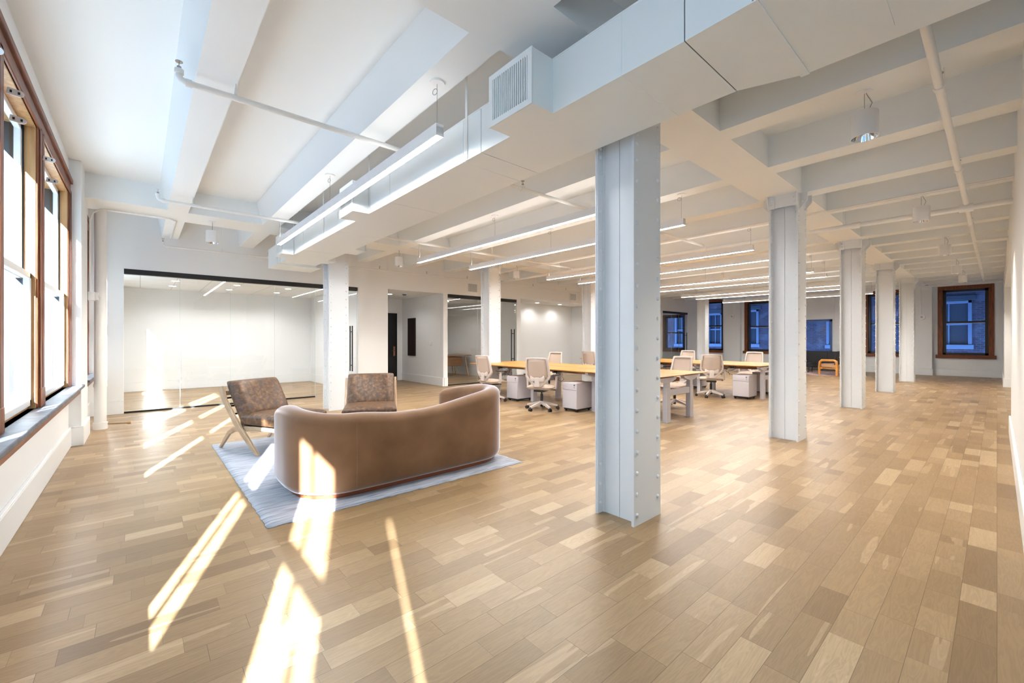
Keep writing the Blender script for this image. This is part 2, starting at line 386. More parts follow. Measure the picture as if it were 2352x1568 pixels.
# south window wall
UNITS = [(-12.12, -10.55), (-9.75, -8.75), (-7.36, -5.58), (-5.30, -4.11), (-3.76, -2.70), (-0.95, 0.28), (0.61, 2.11), (2.38, 3.25)]
ZW0, ZW1 = 0.74, 3.10
wall('x', -0.95, YS, -15, XE+0.3, 0, ZT+0.01, [(a, b, ZW0, ZW1) for a, b in UNITS], 'wall_south', label='white wall with the tall stained wood windows at left')
st(MB().box(-8.3, -7.5, YS-0.01, -0.55, 0, ZT).done('trim_1', 'wall', bevel=0.006), 'white pilaster between the left windows')
wall('y', XE, XE+0.3, -1.1, 4.2, 0, ZT+0.01, [], 'wall_east')
# right wall: near pier, recess, far pier and a header along the top
mb = MB(); mb.box(XR, 1.2, 4.0, 9.2, 0, ZT); mb.box(1.2, XE+0.3, 4.0, 4.3, 0, ZT); mb.box(XR, 1.2, 17.75, YN, 0, ZT); mb.box(XR, 1.2, 9.19, 17.76, 2.72, ZT); mb.box(1.0, 1.2, 9.19, 17.76, 0, 2.73)
st(mb.done('wall_right', 'wall'), 'white wall with a deep recess along the right side', 'wall')

# west partition wall with openings
OPW = [(-0.22, 3.95, 0, 2.56), (4.71, 6.34, 0, 2.58), (6.48, 9.08, 0, 2.58), (9.25, 13.2, 0, 2.62), (18.1, 20.5, 0, 2.62)]
wall('y', XL-0.14, XL, YS, YN, 0, ZT+0.01, OPW, 'wall_west', label='white partition wall with glazed rooms along the left')
# rooms behind it
mb = MB()
mb.box(-14.4, -14.2, -1.1, YN, 0, ZT)                    # back wall of the rooms
mb.box(-14.2, XL-0.13, 4.03, 4.2, 0, 2.7); mb.box(-14.2, XL-0.13, 4.55, 4.71, 0, 2.7)
mb.box(-14.2, XL-0.13, 6.34, 6.48, 0, 2.7); mb.box(-14.2, XL-0.13, 9.08, 9.25, 0, 2.7)
mb.box(-12.8, -12.6, 4.7, 5.22, 0, 2.7); mb.box(-12.8, -12.6, 6.15, 6.35, 0, 2.7); mb.box(-12.8, -12.6, 5.22, 6.15, 2.13, 2.7)
mb.box(-11.6, -11.4, 9.24, 13.3, 0, 2.7); mb.box(-11.4, XL-0.13, 13.2, 13.3, 0, 2.7)
mb.box(-14.2, XL-0.13, 17.7, 17.85, 0, 2.7)
st(mb.done('wall_inner', 'wall'), 'white walls of the small rooms behind the glass', 'wall')
mb = MB()
for (y0, y1, x0, z) in ((-0.66, 4.05, -14.2, 2.60), (4.65, 6.4, -12.7, 2.585), (6.4, 9.15, -14.2, 2.60), (9.2, 13.25, -11.5, 2.625), (17.75, YN, -14.2, 2.63)):
    mb.box(x0, XL-0.135, y0, y1, z, z+0.06)
st(mb.done('ceiling_inner', 'tile'), 'tiled ceilings of the small rooms', 'ceiling')

# far wall, with windows
FWIN = [(-1.30, -0.18, 0.75, 3.08), (-3.39, -2.27, 0.75, 3.08), (-6.3, -4.54, 0.75, 2.15), (-7.85, -6.75, 0.75, 3.05), (-9.83, -8.97, 0.75, 3.2), (-12.1, -10.98, 0.75, 2.55)]
wall('x', YN, YN+0.3, -15, XE+0.3, 0, ZT+0.01, FWIN, 'wall_north', label='white far wall with windows onto blue-lit brickwork')
mb = MB(); mb.box(-2.15, -1.55, 21.6, YN+0.01, 0, ZT); mb.box(-4.45, -3.6, 21.7, YN+0.01, 0, 3.3); mb.box(-8.85, -8.1, 21.6, YN+0.01, 0, ZT); mb.box(XL, -9.9, 21.5, YN+0.01, 0, ZT)
st(mb.done('trim_2', 'wall', bevel=0.006), 'white pilasters between the far windows')

# baseboards
def baseboard(name, segs, label=None):
    mb = MB()
    for (x0, x1, y0, y1) in segs:
        mb.box(x0, x1, y0, y1, 0, 0.225)
        ex = 0.006
        mb.box(min(x0, x1)+(ex if abs(x1-x0) < 0.1 else 0)*0, x1, y0, y1, 0.225, 0.24)
    return st(mb.done(name, 'base', bevel=0.006), label or 'tall white baseboard')
baseboard('baseboard_south', [(-7.5, XE, YS, YS+0.025), (-8.325, -7.475, -0.66, -0.525), (XL, -8.3, YS, YS+0.025)])
baseboard('baseboard_west', [(XL, XL+0.022, YS, -0.22), (XL, XL+0.022, 3.95, 4.71), (XL, XL+0.022, 6.36, 6.48), (XL, XL+0.022, 9.08, 9.25), (XL, XL+0.022, 13.2, 18.1), (XL, XL+0.022, 20.5, YN)])
baseboard('baseboard_right', [(XR-0.022, XR, 4.0, 9.2), (XR-0.022, 1.0, 9.2, 9.222), (XR-0.022, XR, 17.75, YN), (XR-0.022, 1.0, 17.728, 17.75), (0.978, 1.0, 9.2, 17.75)])
baseboard('baseboard_north', [(-1.55, XR, YN-0.022, YN), (-2.17, -1.53, 21.578, YN), (-8.1, -2.15, YN-0.022, YN), (-8.87, -8.08, 21.578, YN), (XL, -8.85, YN-0.022, YN)])
baseboard('baseboard_inner', [(-14.2, -14.178, -0.66, 4.03), (-14.2, XL-0.14, 4.008, 4.03), (-12.6, -12.578, 6.15, 6.34), (-12.6, -12.578, 4.71, 5.22), (-12.6, XL, 6.318, 6.34), (-14.2, -14.178, 6.48, 9.08), (-14.2, XL-0.14, 9.058, 9.08), (-11.4, -11.378, 9.25, 13.2), (-14.2, XL-0.14, 4.71, 4.732)])

# ---------------------------------------------------------------- windows in the south wall
def south_window(n, units, casing, bars, label):
    w = struct_empty('window_%d' % n, label=label); x0, x1 = units[0][0], units[-1][1]
    if casing:
        mb = MB()
        mb.box(x0-0.26, x1+0.26, YS, -0.643, ZW1-0.01, ZW1+0.15); mb.box(x0-0.28, x1+0.28, YS, -0.62, ZW1+0.12, ZW1+0.17)
        mb.box(x0-0.24, x1+0.24, YS, -0.634, ZW1-0.01, ZW1+0.03)
        mb.done('head_casing', 'darkwoodx', w, bevel=0.006)
        mb = MB()
        for s, e in ((x0-0.26, x0+0.01), (x1-0.01, x1+0.26)):
            mb.box(s, e, YS, -0.648, ZW0, ZW1); mb.box(s+0.04, e-0.04, -0.65, -0.640, ZW0, ZW1); mb.box(s+0.09, e-0.09, -0.65, -0.634, ZW0, ZW1)
        mb.done('side_casing', 'darkwood', w, bevel=0.005)
        for (a, b), (c, d) in zip(units[:-1], units[1:]):
            mb = MB(); mb.box(b-0.01, c+0.01, YS-0.02, -0.645, ZW0, ZW1+0.02); m_ = (b+c)/2; mb.box(m_-0.10, m_-0.02, -0.65, -0.634, ZW0, ZW1+0.02); mb.box(m_+0.02, m_+0.10, -0.65, -0.634, ZW0, ZW1+0.02); mb.box(m_-0.11, m_+0.11, -0.65, -0.630, ZW0, ZW0+0.16)
            mb.done('mullion_post', 'darkwood', w, bevel=0.005)
    MB().box(x0-0.33, x1+0.33, -0.72, -0.53, ZW0-0.035, ZW0).done('stone_sill', 'slate', w, bevel=0.008)
    MB().box(x0-0.27, x1+0.27, YS, -0.56, ZW0-0.10, ZW0-0.034).done('apron', 'darkwoodx', w, bevel=0.006)
    zm = 1.84
    for i, (a, b) in enumerate(units):
        mb = MB(); mb.box(a, a+0.02, -0.722, -0.655, ZW0, ZW1); mb.box(b-0.02, b, -0.722, -0.655, ZW0, ZW1); mb.box(a, b, -0.94, -0.655, ZW1-0.02, ZW1); mb.box(a, b, -0.94, -0.70, ZW0-0.0, ZW0+0.03)
        mb.done('jamb', 'jamb', w, bevel=0.003)
        for xa, xb in ((a, a+0.02), (b-0.02, b)):
            MB().box(xa, xb, -0.775, -0.722, ZW0, ZW1-0.02).done('sash_track', 'track', w)
            MB().box(xa, xb, -0.80, -0.775, ZW0, ZW1-0.02).done('track_gasket', 'blacksash', w)
            MB().box(xa, xb, -0.94, -0.80, ZW0, ZW1-0.02).done('outer_reveal', 'reveal', w)
        def sash(nm, z0, z1, y):
            mb = MB(); t = 0.05
            mb.box(a+0.02, a+0.02+t, y-0.02, y+0.02, z0, z1); mb.box(b-0.02-t, b-0.02, y-0.02, y+0.02, z0, z1); mb.box(a+0.02, b-0.02, y-0.02, y+0.02, z0, z0+t); mb.box(a+0.02, b-0.02, y-0.02, y+0.02, z1-t, z1)
            f = mb.done(nm, 'sashpaint', w, bevel=0.004)
            MB().box(a+0.03+t, b-0.03-t, y-0.003, y+0.003, z0+t-0.01, z1-t+0.01).done('pane', 'wglass', f)
        sash('lower_sash', ZW0+0.03, zm+0.025, -0.70); sash('upper_sash', zm-0.025, ZW1-0.02, -0.75)
        MB().box(a+0.02, a+0.05, -0.945, -0.925, ZW0+0.03, ZW1-0.02).done('storm_stile', 'blacksash', w); MB().box(b-0.045, b-0.02, -0.945, -0.925, ZW0+0.03, ZW1-0.02).done('storm_stile', 'blacksash', w)
        MB().box(a+0.03, b-0.03, -0.945, -0.925, ZW1-0.10, ZW1-0.02).done('storm_rail', 'blacksash', w)
        if bars[i] is not None:
            bl, bu = bars[i] if isinstance(bars[i], tuple) else (bars[i], bars[i])
            for bx_, za, zb_ in ((bl, ZW0+0.03, zm), (bu, zm, ZW1-0.02)): MB().box(bx_-0.012, bx_+0.012, -0.93, -0.91, za, zb_).done('storm_bar', 'sashpaint', w)
    return w
south_window(1, UNITS[2:5], True, [-6.1, -4.35, None], 'three-part stained wood window at the left edge, slate sill')
w2 = south_window(2, UNITS[1:2], True, [None], 'narrow stained wood window behind the white pipe at left')
south_window(3, UNITS[5:8], False, [-0.06, (1.76, 1.58), None], 'stained wood window beside the camera')
south_window(4, UNITS[0:1], False, [-11.06], 'window of the glazed meeting room')
# blind brackets on the window head
k = 0
for (x, z) in ((-4.09, 2.88), (-4.17, 2.74), (-5.42, 2.88), (-5.58, 2.74), (-7.55, 2.82), (-3.55, 2.88)):
    t = MB(); mx = Matrix.Translation((x, -0.63, z)) @ Matrix(((0, 0, 1, 0), (1, 0, 0, 0), (0, 1, 0, 0), (0, 0, 0, 1))) @ Matrix.Rotation(-0.12, 4, 'Z')
    pts = [(0.0, -0.02), (0.055, -0.02)]+[(0.055+0.02*math.cos(a), 0.02*math.sin(a)) for a in [(-PI/2)+PI*i/8 for i in range(9)]]+[(0.0, 0.02)]
    t.prism(pts, mx, 0.006)
    o = t.done('blind_bracket', 'whitemetal'); lab = ['white blind bracket at the top of the window post nearest the camera', 'second white blind bracket just below the topmost one at the left edge', 'white blind bracket at the top of the post between the two window openings', 'lower white blind bracket on the same middle window post', 'single white blind bracket on the far side casing of the left window', 'white blind bracket on the first window opening'][k]
    tag(o, lab, 'bracket', 'blind brackets on the left window'); k += 1
    for yy in (0.018, 0.052):
        MB().box(x+0.006, x+0.0075, -0.63+yy-0.005, -0.63+yy+0.005, z-0.008-yy*0.12, z+0.008-yy*0.12).done('bracket_slot', 'dark', o)

# ---------------------------------------------------------------- windows in the far wall
def north_window(n, o, casing, label, rail=True):
    a, b, z0, z1 = o; w = struct_empty('window_%d' % n, label=label)
    if casing:
        mb = MB(); c = 0.12
        if 's' in casing:
            mb.box(a-c, a+0.01, YN-0.035, YN+0.02, z0, z1+c); mb.box(b-0.01, b+c, YN-0.035, YN+0.02, z0, z1+c)
        mb.box(a-(c if 's' in casing else 0), b+(c if 's' in casing else 0), YN-0.04, YN+0.02, z1-0.01, z1+c)
        mb.done('casing', 'darkwood', w, bevel=0.005)
        e = 0.17 if 's' in casing else 0.0
        MB().box(a-e, b+e, YN-0.10, YN+0.12, z0-0.12, z0-0.0).done('sill', 'darkwoodx', w, bevel=0.008)
    y = YN+0.14; t = 0.09; zm = (z0+z1)/2
    mb = MB(); mb.box(a, a+t, YN+0.02, y+0.05, z0, z1); mb.box(b-t, b, YN+0.02, y+0.05, z0, z1); mb.box(a, b, YN+0.02, y+0.05, z1-t, z1); mb.box(a, b, YN+0.02, y+0.05, z0, z0+t*0.9)
    if rail: mb.box(a+t, b-t, y-0.02, y+0.03, zm-0.03, zm+0.03)
    mb.done('sash', 'blacksash' if rail else 'bluelit', w, bevel=0.003)
    mb = MB()
    if rail:
        MB().box(a+t-0.01, b-t+0.01, y+0.005, y+0.01, zm, z1-t+0.01).done('pane', 'wglass', w); MB().box(a+t-0.01, b-t+0.01, y-0.01, y-0.005, z0+t*0.8, zm).done('pane', 'wglass', w)
        MB().box(a+t, b-t, y-0.025, y-0.012, zm-0.03, zm-0.042).done('rail_strip', 'whitemetal', w)
    else: MB().box(a+t-0.01, b-t+0.01, y, y+0.006, z0+t*0.8, z1-t+0.01).done('pane', 'wglass', w)
    mb.b.free()
north_window(5, FWIN[0], 's', 'dark stained window on the far wall, rightmost')
north_window(6, FWIN[1], 's', 'dark stained window half hidden behind the third and fourth columns')
north_window(7, FWIN[2], '', 'low untrimmed window above the black credenza', rail=False)
north_window(8, FWIN[3], 's', 'stained window left of the second column')
north_window(9, FWIN[4], 'h', 'narrow window between white pilasters on the far wall')
north_window(10, FWIN[5], 's', 'window seen through the farthest glass partition')

# ---------------------------------------------------------------- outside: brick building across the alley
bb = thing('brick_building', 'brick building tinted with blue sky light, with sash windows seen through the far windows', 'building', (0, 25.5, 0))
NW = [(-2.0, -0.67, 0.97, 2.90), (-11.38, -10.52, 0.93, 2.83), (-9.5, -8.6, 0.93, 2.93), (-5.55, -4.5, 0.92, 2.95), (-13.43, -12.6, 0.9, 2.85)]
mb = MB(); cuts = sorted(v for o in NW for v in o[:2]); cuts = [-22]+cuts+[8]
for s0, s1 in zip(cuts[:-1], cuts[1:]):
    m_ = (s0+s1)/2; op = [o for o in NW if o[0] < m_ < o[1]]
    if op: mb.box(s0, s1, 0, 0.4, -4, op[0][2]); mb.box(s0, s1, 0, 0.4, op[0][3], 16)
    else: mb.box(s0, s1, 0, 0.4, -4, 16)
mb.box(4.95, 8, -3.25, 0.01, -4, 16)  # unseen end wing, added to block sun from the alley
mb.done('brick_facade', 'brick', bb)
for (a, b, z0, z1) in NW:
    mb = MB(); t = 0.11; mb.box(a, a+t, -0.05, 0.2, z0, z1); mb.box(b-t, b, -0.05, 0.2, z0, z1); mb.box(a, b, -0.05, 0.2, z1-t, z1); mb.box(a-0.05, b+0.05, -0.09, 0.2, z0-0.06, z0+t)
    zm = (z0+z1)/2; mb.box(a+t, b-t, 0.02, 0.15, zm-0.04, zm+0.04); m_ = (a+b)/2; mb.box(m_-0.025, m_+0.025, 0.05, 0.15, z0+t, z1-t)
    f = mb.done('window_frame', 'bluelit', bb, bevel=0.01)
    MB().box(a+t-0.01, b-t+0.01, 0.10, 0.12, z0+t-0.01, z1-t+0.01).done('pane', 'blueglass', f)
    MB().box(a-0.12, b+0.12, -0.06, 0.02, z1+0.02, z1+0.2).done('lintel', 'blueglass', bb, bevel=0.01)
# unseen upper storeys, added to keep the alley in shade
st(MB().box(-15, XE+0.3, -1.1, 22.3, ZT+0.14, 16).done('wall_upper', 'wall'), 'unseen upper storeys added to shade the alley')

# backdrop building added across the street for blue-white streaks in the left windows
ob = thing('street_backdrop', 'building added across the street to put blue and white streaks in the left windows', 'building', (0, -16, -12))
MB().box(-230, 12, -1, 0, 0, 21).done('street_facade', mat('blue_backdrop', (0.07, 0.16, 0.27), 0.7), ob)
for i in range(60):
    x = -228+4.0*i
    MB().box(x, x+0.8, 0, 0.12, 0, 21).done('streak_pier', mat('pale_pier', (0.30, 0.38, 0.44), 0.7) if i == 0 else bpy.data.materials['pale_pier'], ob)

# ---------------------------------------------------------------- glass partitions
def glass_partition(nm, label, y0, y1, joints, zh, door, handle_y, fixed_end, track=True):
    g = thing(nm, label, 'glass partition', (XL-0.05, y0, 0)); 
    L = y1-y0
    MB().box(-0.05, 0.055, -0.0, L, zh-0.005, zh+0.085).done('header_track', 'black', g, bevel=0.003)
    ys = [0]+[j-y0 for j in joints]+[fixed_end-y0]
    for a, b in zip(ys[:-1], ys[1:]):
        p = MB().box(-0.007, 0.007, a+0.002, b-0.002, 0.02, zh).done('glass_panel', 'glass', g)
        MB().box(-0.006, 0.006, b-0.0018, b+0.0018, 0.03, zh).done('panel_joint', 'gedge', p)
    MB().box(-0.016, 0.016, 0, fixed_end-y0, 0.0, 0.03).done('floor_track', 'black', g)
    return g
glass_partition('glass_partition', 'wide frameless glass partition with black header beside the leather armchair', -0.215, 3.93, [0.568, 1.369, 2.165], 2.475, None, None, 2.982)
glass_partition('glass_partition', 'glass partition with black header in front of the walnut desk', 6.485, 9.075, [7.55], 2.49, None, None, 8.0)
glass_partition('glass_partition', 'farthest glass partition, with a stained window showing through', 18.11, 20.49, [19.0], 2.53, None, None, 19.7)
def glass_door(label, y0, y1, zt, hy, z0=0.02, hz=(0.55, 1.63)):
    d = thing('sliding_glass_door', label, 'door', (XL-0.015, y0, 0))
    MB().box(-0.006, 0.006, 0, y1-y0, z0, zt).done('glass_panel', 'glass', d)
    MB().box(-0.0055, 0.0055, y1-y0, y1-y0+0.003, z0, zt).done('panel_edge', 'gedge', d)
    mb = MB(); h = hy-y0
    for sx in (0.07, -0.07): mb.cyl((sx, h, hz[0]), (sx, h, hz[1]), 0.015, 12)
    for z in (hz[0]+0.14, hz[1]-0.14): mb.cyl((-0.07, h, z), (0.07, h, z), 0.011, 10)
    mb.done('pull_handle', 'black', d, smooth=True); return d
glass_door('frameless glass door with tall black pull handles, partly behind the riveted column', 2.90, 3.92, 2.475, 3.79)
glass_door('frameless glass door with tall black pull handles, right of the walnut desk', 8.0, 9.06, 2.49, 8.93)
glass_door('farthest frameless glass door with black pull handles', 19.6, 20.46, 2.53, 20.3)

# alcove door
d = struct_empty('door_1', (-12.62, 5.24, 0), 'black door at the back of the alcove')
MB().box(-0.03, 0.03, 0.0, 0.89, 0.01, 2.10).done('door_leaf', 'doorblack', d, bevel=0.004)
mb = MB(); mb.box(-0.04, 0.045, -0.02, 0.0, 0, 2.13); mb.box(-0.04, 0.045, 0.89, 0.91, 0, 2.13); mb.box(-0.04, 0.045, -0.02, 0.91, 2.10, 2.13); mb.done('door_frame', 'black', d)
mb = MB(); mb.box(0.03, 0.036, 0.79, 0.85, 0.78, 1.08); h = mb.done('lock_plate', mat('copper_plate', (0.45, 0.22, 0.12), 0.3, 0.9), d, bevel=0.003)
MB().cyl((0.036, 0.82, 0.95), (0.085, 0.82, 0.95), 0.012, 10).bar((0.08, 0.83, 0.95), (0.08, 0.72, 0.95), 0.016, 0.02).done('door_handle', 'chrome', d)
o = MB().box(-12.17, -11.70, 6.305, 6.338, 0.80, 1.96).done('wall_panel', 'panelbrown', bevel=0.003); tag(o, 'tall dark brown panel on the alcove side wall', 'wall panel')
def plate(nm, lab, cat, x0, x1, y0, y1, z0, z1, grp=None, det=None):
    o = MB().box(x0, x1, y0, y1, z0, z1).done(nm, 'whitemetal', bevel=0.004); tag(o, lab, cat, grp)
    if det:
        for dd in det: MB().box(*dd).done('rocker', 'base', o, bevel=0.002)
    return o
plate('light_switch', 'white triple light switch on the alcove side wall', 'switch', -10.87, -10.71, 6.325, 6.34, 1.14, 1.26, det=[(-10.86+0.05*i, -10.825+0.05*i, 6.319, 6.326, 1.165, 1.235) for i in range(3)])
for (y, lab) in ((0.90, 'blank white plate low on the meeting room wall, left of the outlet'), (1.04, 'white outlet low on the meeting room wall beside a blank plate'), (3.47, 'single white outlet at the right end of the meeting room wall')):
    o = plate('wall_outlet', lab, 'outlet', -14.20, -14.19, y-0.035, y+0.035, 0.34, 0.46, 'outlets in the meeting room')
    if y > 1: [MB().box(-14.19, -14.187, y-0.017, y+0.017, zz, zz+0.035).done('socket', 'cord', o, bevel=0.002) for zz in (0.36, 0.405)]

# ---------------------------------------------------------------- riveted steel columns
def make_column(seam=True):
    t = thing('steel_column', 'x', 'column'); hx, hy, H = 0.1675, 0.1775, ZS
    zz = [0.075+0.1475*i for i in range(20) if 0.075+0.1475*i < 2.95]
    zt = [2.70, 2.765, 2.83, 2.895, 2.96]
    zz = [z for z in zz if z < 2.66]+zt
    for sx in (-1, 1):
        mb = MB(); xo = sx*hx; xi = sx*(hx-0.012)
        mb.box(min(xo, xi), max(xo, xi), -hy, hy, 0, H)
        xa = sx*(hx-0.022); mb.box(min(xi, xa), max(xi, xa), -hy+0.004, -hy+0.075, 0, H); mb.box(min(xi, xa), max(xi, xa), hy-0.075, hy-0.004, 0, H)
        xb = sx*(hx-0.032)
        for i, z in enumerate(zz):
            for sy in (-1, 1):
                zz_ = z+(0.07 if sy > 0 and z < 2.6 else 0)
                mb.dome((xo, sy*(hy-0.04), zz_), (sx, 0, 0), 0.0155)
                mb.dome((xa, sy*(hy-0.036), zz_), (-sx, 0, 0), 0.0155)
        mb.done('flange_plate', 'steel', t, smooth=True)
    mb = MB(); w = hx-0.022
    if seam:
        for a, b in ((-w, -0.0025), (0.0025, w)): mb.box(a, b, -hy+0.072, hy-0.072, 0, H-0.01)
        mb.box(-0.003, 0.003, -hy+0.080, hy-0.080, 0, H-0.01)
    else:
        mb.box(-w, w, -hy+0.072, hy-0.072, 0, H-0.01)
    for sx in (-1, 1): mb.box(min(sx*w, sx*(w-0.016)), max(sx*w, sx*(w-0.016)), -hy+0.066, hy-0.066, 0, H-0.01)
    mb.done('web_plate', 'steel', t)
    mb = MB(); z0 = H-0.155; o = 0.012
    for sy in (-1, 1):
        ya, yb = sy*hy, sy*(hy+o); mb.box(-hx, hx, min(ya, yb), max(ya, yb), z0, H)
        yc = sy*(hy+o+0.010)
        for sx in (-1, 1):
            mb.box(min(sx*(hx-0.075), sx*hx), max(sx*(hx-0.075), sx*hx), min(yb, yc), max(yb, yc), z0-0.005, H)
            for dz in (0.045, 0.105): mb.dome((sx*(hx-0.035), yc, z0+dz), (0, sy, 0), 0.014)
            mx = Matrix.Translation((sx*hx-(0.006), yb, 0)) @ Matrix(((0, 0, 1, 0), (1, 0, 0, 0), (0, 1, 0, 0), (0, 0, 0, 1)))
            mb.prism([(0, z0-0.02), (0, H), (sy*0.055, H), (sy*0.055, H-0.045)] if sy > 0 else [(0, z0-0.02), (sy*0.055, H-0.045), (sy*0.055, H), (0, H)], mx, 0.012)
    for sx in (-1, 1):
        xa, xb = sx*hx, sx*(hx+0.012); mb.box(min(xa, xb), max(xa, xb), -hy*0.62, hy*0.62, z0, H)
        for sy in (-1, 1):
            mx = Matrix.Translation((sx*hx, sy*hy*0.55-0.005, 0)) @ Matrix(((1, 0, 0, 0), (0, 0, 1, 0), (0, 1, 0, 0), (0, 0, 0, 1)))
            e = sx*0.085; mb.prism([(0, z0-0.04), (0, H), (e, H), (e, z0+0.06)], mx, 0.011)
            mb.dome((sx*(hx+0.03), sy*hy*0.55+sy*0.006, z0+0.05), (0, sy, 0), 0.012)
    mb.done('cap_bracket', 'steel', t, smooth=True)
    return t
colA = make_column(True); colP = make_column(False)
CY = [2.7775, 6.5, 10.385, 14.05, 17.975]
labA = ['large white riveted column nearest the camera', 'white riveted column with capital, second in the right-hand row', 'third white riveted column of the right-hand row', 'fourth white riveted column of the right-hand row, seamless web', 'farthest white riveted column of the right-hand row']
labB = ['white riveted column behind the leather armchairs', 'white riveted column at the left end of the nearer desk bench', 'white riveted column just left of the nearest column, partly hidden', 'white riveted column hidden behind the nearest column', 'far white riveted column near the narrow window']
first = {True: colA, False: colP}; used = {True: False, False: False}
for xs, labs in ((-1.8425, labA), (-8.22, labB)):
    for i, y in enumerate(CY):
        s = not (xs > -5 and i == 3)
        if xs < -5 and i == 3: continue
        if not used[s]: o = first[s]; used[s] = True; o.location = (xs, y, 0); o['label'] = labs[i]
        else: o = dup(first[s], (xs, y, 0), 0, labs[i])
        o['group'] = 'riveted steel columns'

# ---------------------------------------------------------------- air duct
dct = thing('air_duct', 'big white rectangular air duct hanging under the ceiling joists', 'air duct', (0, 1.9, 2.70))
DH = 0.33
def dsec(x0, x1, y0a=0, y1a=0.6, y0b=None, y1b=None):
    y0b = y0a if y0b is None else y0b; y1b = y1a if y1b is None else y1b
    mb = MB(); g = 0.003; a = [mb.b.verts.new((x0+g, y, z)) for y, z in ((y0a, 0), (y1a, 0), (y1a, DH), (y0a, DH))]; c = [mb.b.verts.new((x1-g, y, z)) for y, z in ((y0b, 0), (y1b, 0), (y1b, DH), (y0b, DH))]
    for i in range(4): mb.b.faces.new((a[i], a[(i+1) % 4], c[(i+1) % 4], c[i]))
    mb.b.faces.new(a[::-1]); mb.b.faces.new(c)
    return mb.done('duct_section', 'duct', dct)
dsec(-8.55, -7.086); dsec(-7.086, -5.568); dsec(-5.568, -4.044); dsec(-4.044, -2.517); dsec(-2.517, -0.955)
dsec(-0.955, -0.66, 0, 0.6, -0.01, 0.71); dsec(-0.66, 0.9, -0.01, 0.71); dsec(0.9, 2.5, -0.01, 0.71); dsec(2.5, 4.55, -0.01, 0.71)
for x in (-7.086, -5.568, -4.044, -2.517, -0.955, -0.66, 0.9, 2.5): MB().box(x-0.0035, x+0.0035, 0.003, 0.597, 0.004, DH-0.004).done('duct_gasket', 'seam', dct)
mb = MB()
for x in (-0.66, 0.9, 2.5):
    mb.box(x-0.02, x+0.02, -0.016, 0.716, -0.005, 0.0)
for x in (-2.75, -1.3, -0.30, 0.3): 
    mb.box(x-0.004, x+0.004, -0.0025 if x < -0.9 else -0.0125, 0.0, 0.0, DH); mb.box(x-0.004, x+0.004, 0.0, 0.6, -0.0025, 0.0)
mb.box(-8.55, -0.96, -0.003, 0.012, DH-0.004, DH+0.003)
mb.done('standing_seam', 'duct', dct)
MB().box(-9.22, -8.56, -0.05, 0.72, -0.03, DH).box(-8.57, -8.5, -0.02, 0.62, -0.012, DH+0.001).done('end_plenum', 'duct', dct, bevel=0.004)
def register(x0, x1, y0, y1, far=False):
    b = MB(); t = 0.035; 
    b.box(x0, x1, y0, y1, 0, DH)
    # neck box
    o = b.done('register_box', 'duct', dct)
    mb = MB(); f = 0.004; yy = y0 if not far else y1; s = -1 if not far else 1
    ya, yb = sorted((yy, yy+s*f)); ta, tb = sorted((yy+s*f, yy+s*0.012))
    mb.box(x0+t, x1-t, ya, yb, t, DH-t); mb.done('register_throat', 'dark', o)
    mb = MB(); mb.box(x0-0.002, x0+t, ta, tb, -0.002, DH+0.002); mb.box(x1-t, x1+0.002, ta, tb, -0.002, DH+0.002); mb.box(x0+t, x1-t, ta, tb, -0.002, t); mb.box(x0+t, x1-t, ta, tb, DH-t, DH+0.002)
    n = 17
    for i in range(n):
        x = x0+t+(x1-x0-2*t)*(i+0.5)/n
        mb.box(x-0.0045, x+0.0045, ta, tb+0.0, t, DH-t)
    mb.done('grille', 'duct', o)
register(-2.19, -1.79, -0.17, 0.0); register(-4.96, -4.57, -0.17, 0.0); register(-8.0, -7.61, -0.17, 0.0)
register(-6.95, -6.55, 0.6, 0.77, True); register(-8.15, -7.8, 0.6, 0.74, True)
for x in (-2.70, -4.55, -6.1, -7.6): MB().box(x-0.014, x+0.014, -0.006, -0.003, 0.0, ZT-2.70).done('hanger_strap', 'pipe', dct)

# ---------------------------------------------------------------- linear pendant lights
def make_linear():
    t = thing('linear_light', 'x', 'ceiling light'); L = 4.74; 
    h = MB(); h.box(0, L, -0.031, -0.028, 0, 0.088); h.box(0, L, 0.028, 0.031, 0, 0.088); h.box(0, L, -0.029, 0.029, 0.02, 0.07); h.box(0, 0.003, -0.031, 0.031, 0, 0.088); h.box(L-0.003, L, -0.031, 0.031, 0, 0.088)
    h.done('housing', 'whitemetal', t)
    MB().box(0.003, L-0.003, -0.0275, 0.0275, 0.001, 0.006).done('diffuser', 'lamp', t)
    MB().box(0.003, L-0.003, -0.0275, 0.0275, 0.082, 0.086).done('uplight_lens', 'lampup', t)
    for x in (0.03, L/2, L-0.04):
        MB().cyl((x, 0, 0.086), (x, 0, ZS-2.79-0.006), 0.0018, 6).done('suspension_cable', 'grey', t)
        cp = MB().cyl((x, 0, ZS-2.79-0.012), (x, 0, ZS-2.79+0.001), 0.055, 24).done('canopy', 'whitemetal', t, smooth=True)
        if x > 0.1: MB().tube([(x-0.03+0.022*math.cos(a), 0.022*math.cos(a)*0.3, ZS-2.79-0.055+0.022*math.sin(a)) for a in [2*PI*i/12 for i in range(13)]], 0.0025, 6).done('cable_coil', 'grey', cp)
    m = MB(); z1 = ZS-2.79
    m.tube([(0.01, 0, z1-0.01), (0.055, 0, z1-0.06), (0.06, 0.01, z1-0.12), (0.035, 0.005, z1-0.18), (0.07, 0, z1-0.23), (0.05, 0, 0.08)], 0.0045, 6)
    m.done('power_cord', 'cord', t, smooth=True)
    return t
LY = [1.635, 4.06, 5.29, 7.65, 8.85, 11.14, 12.25, 14.5, 15.62, 17.95]
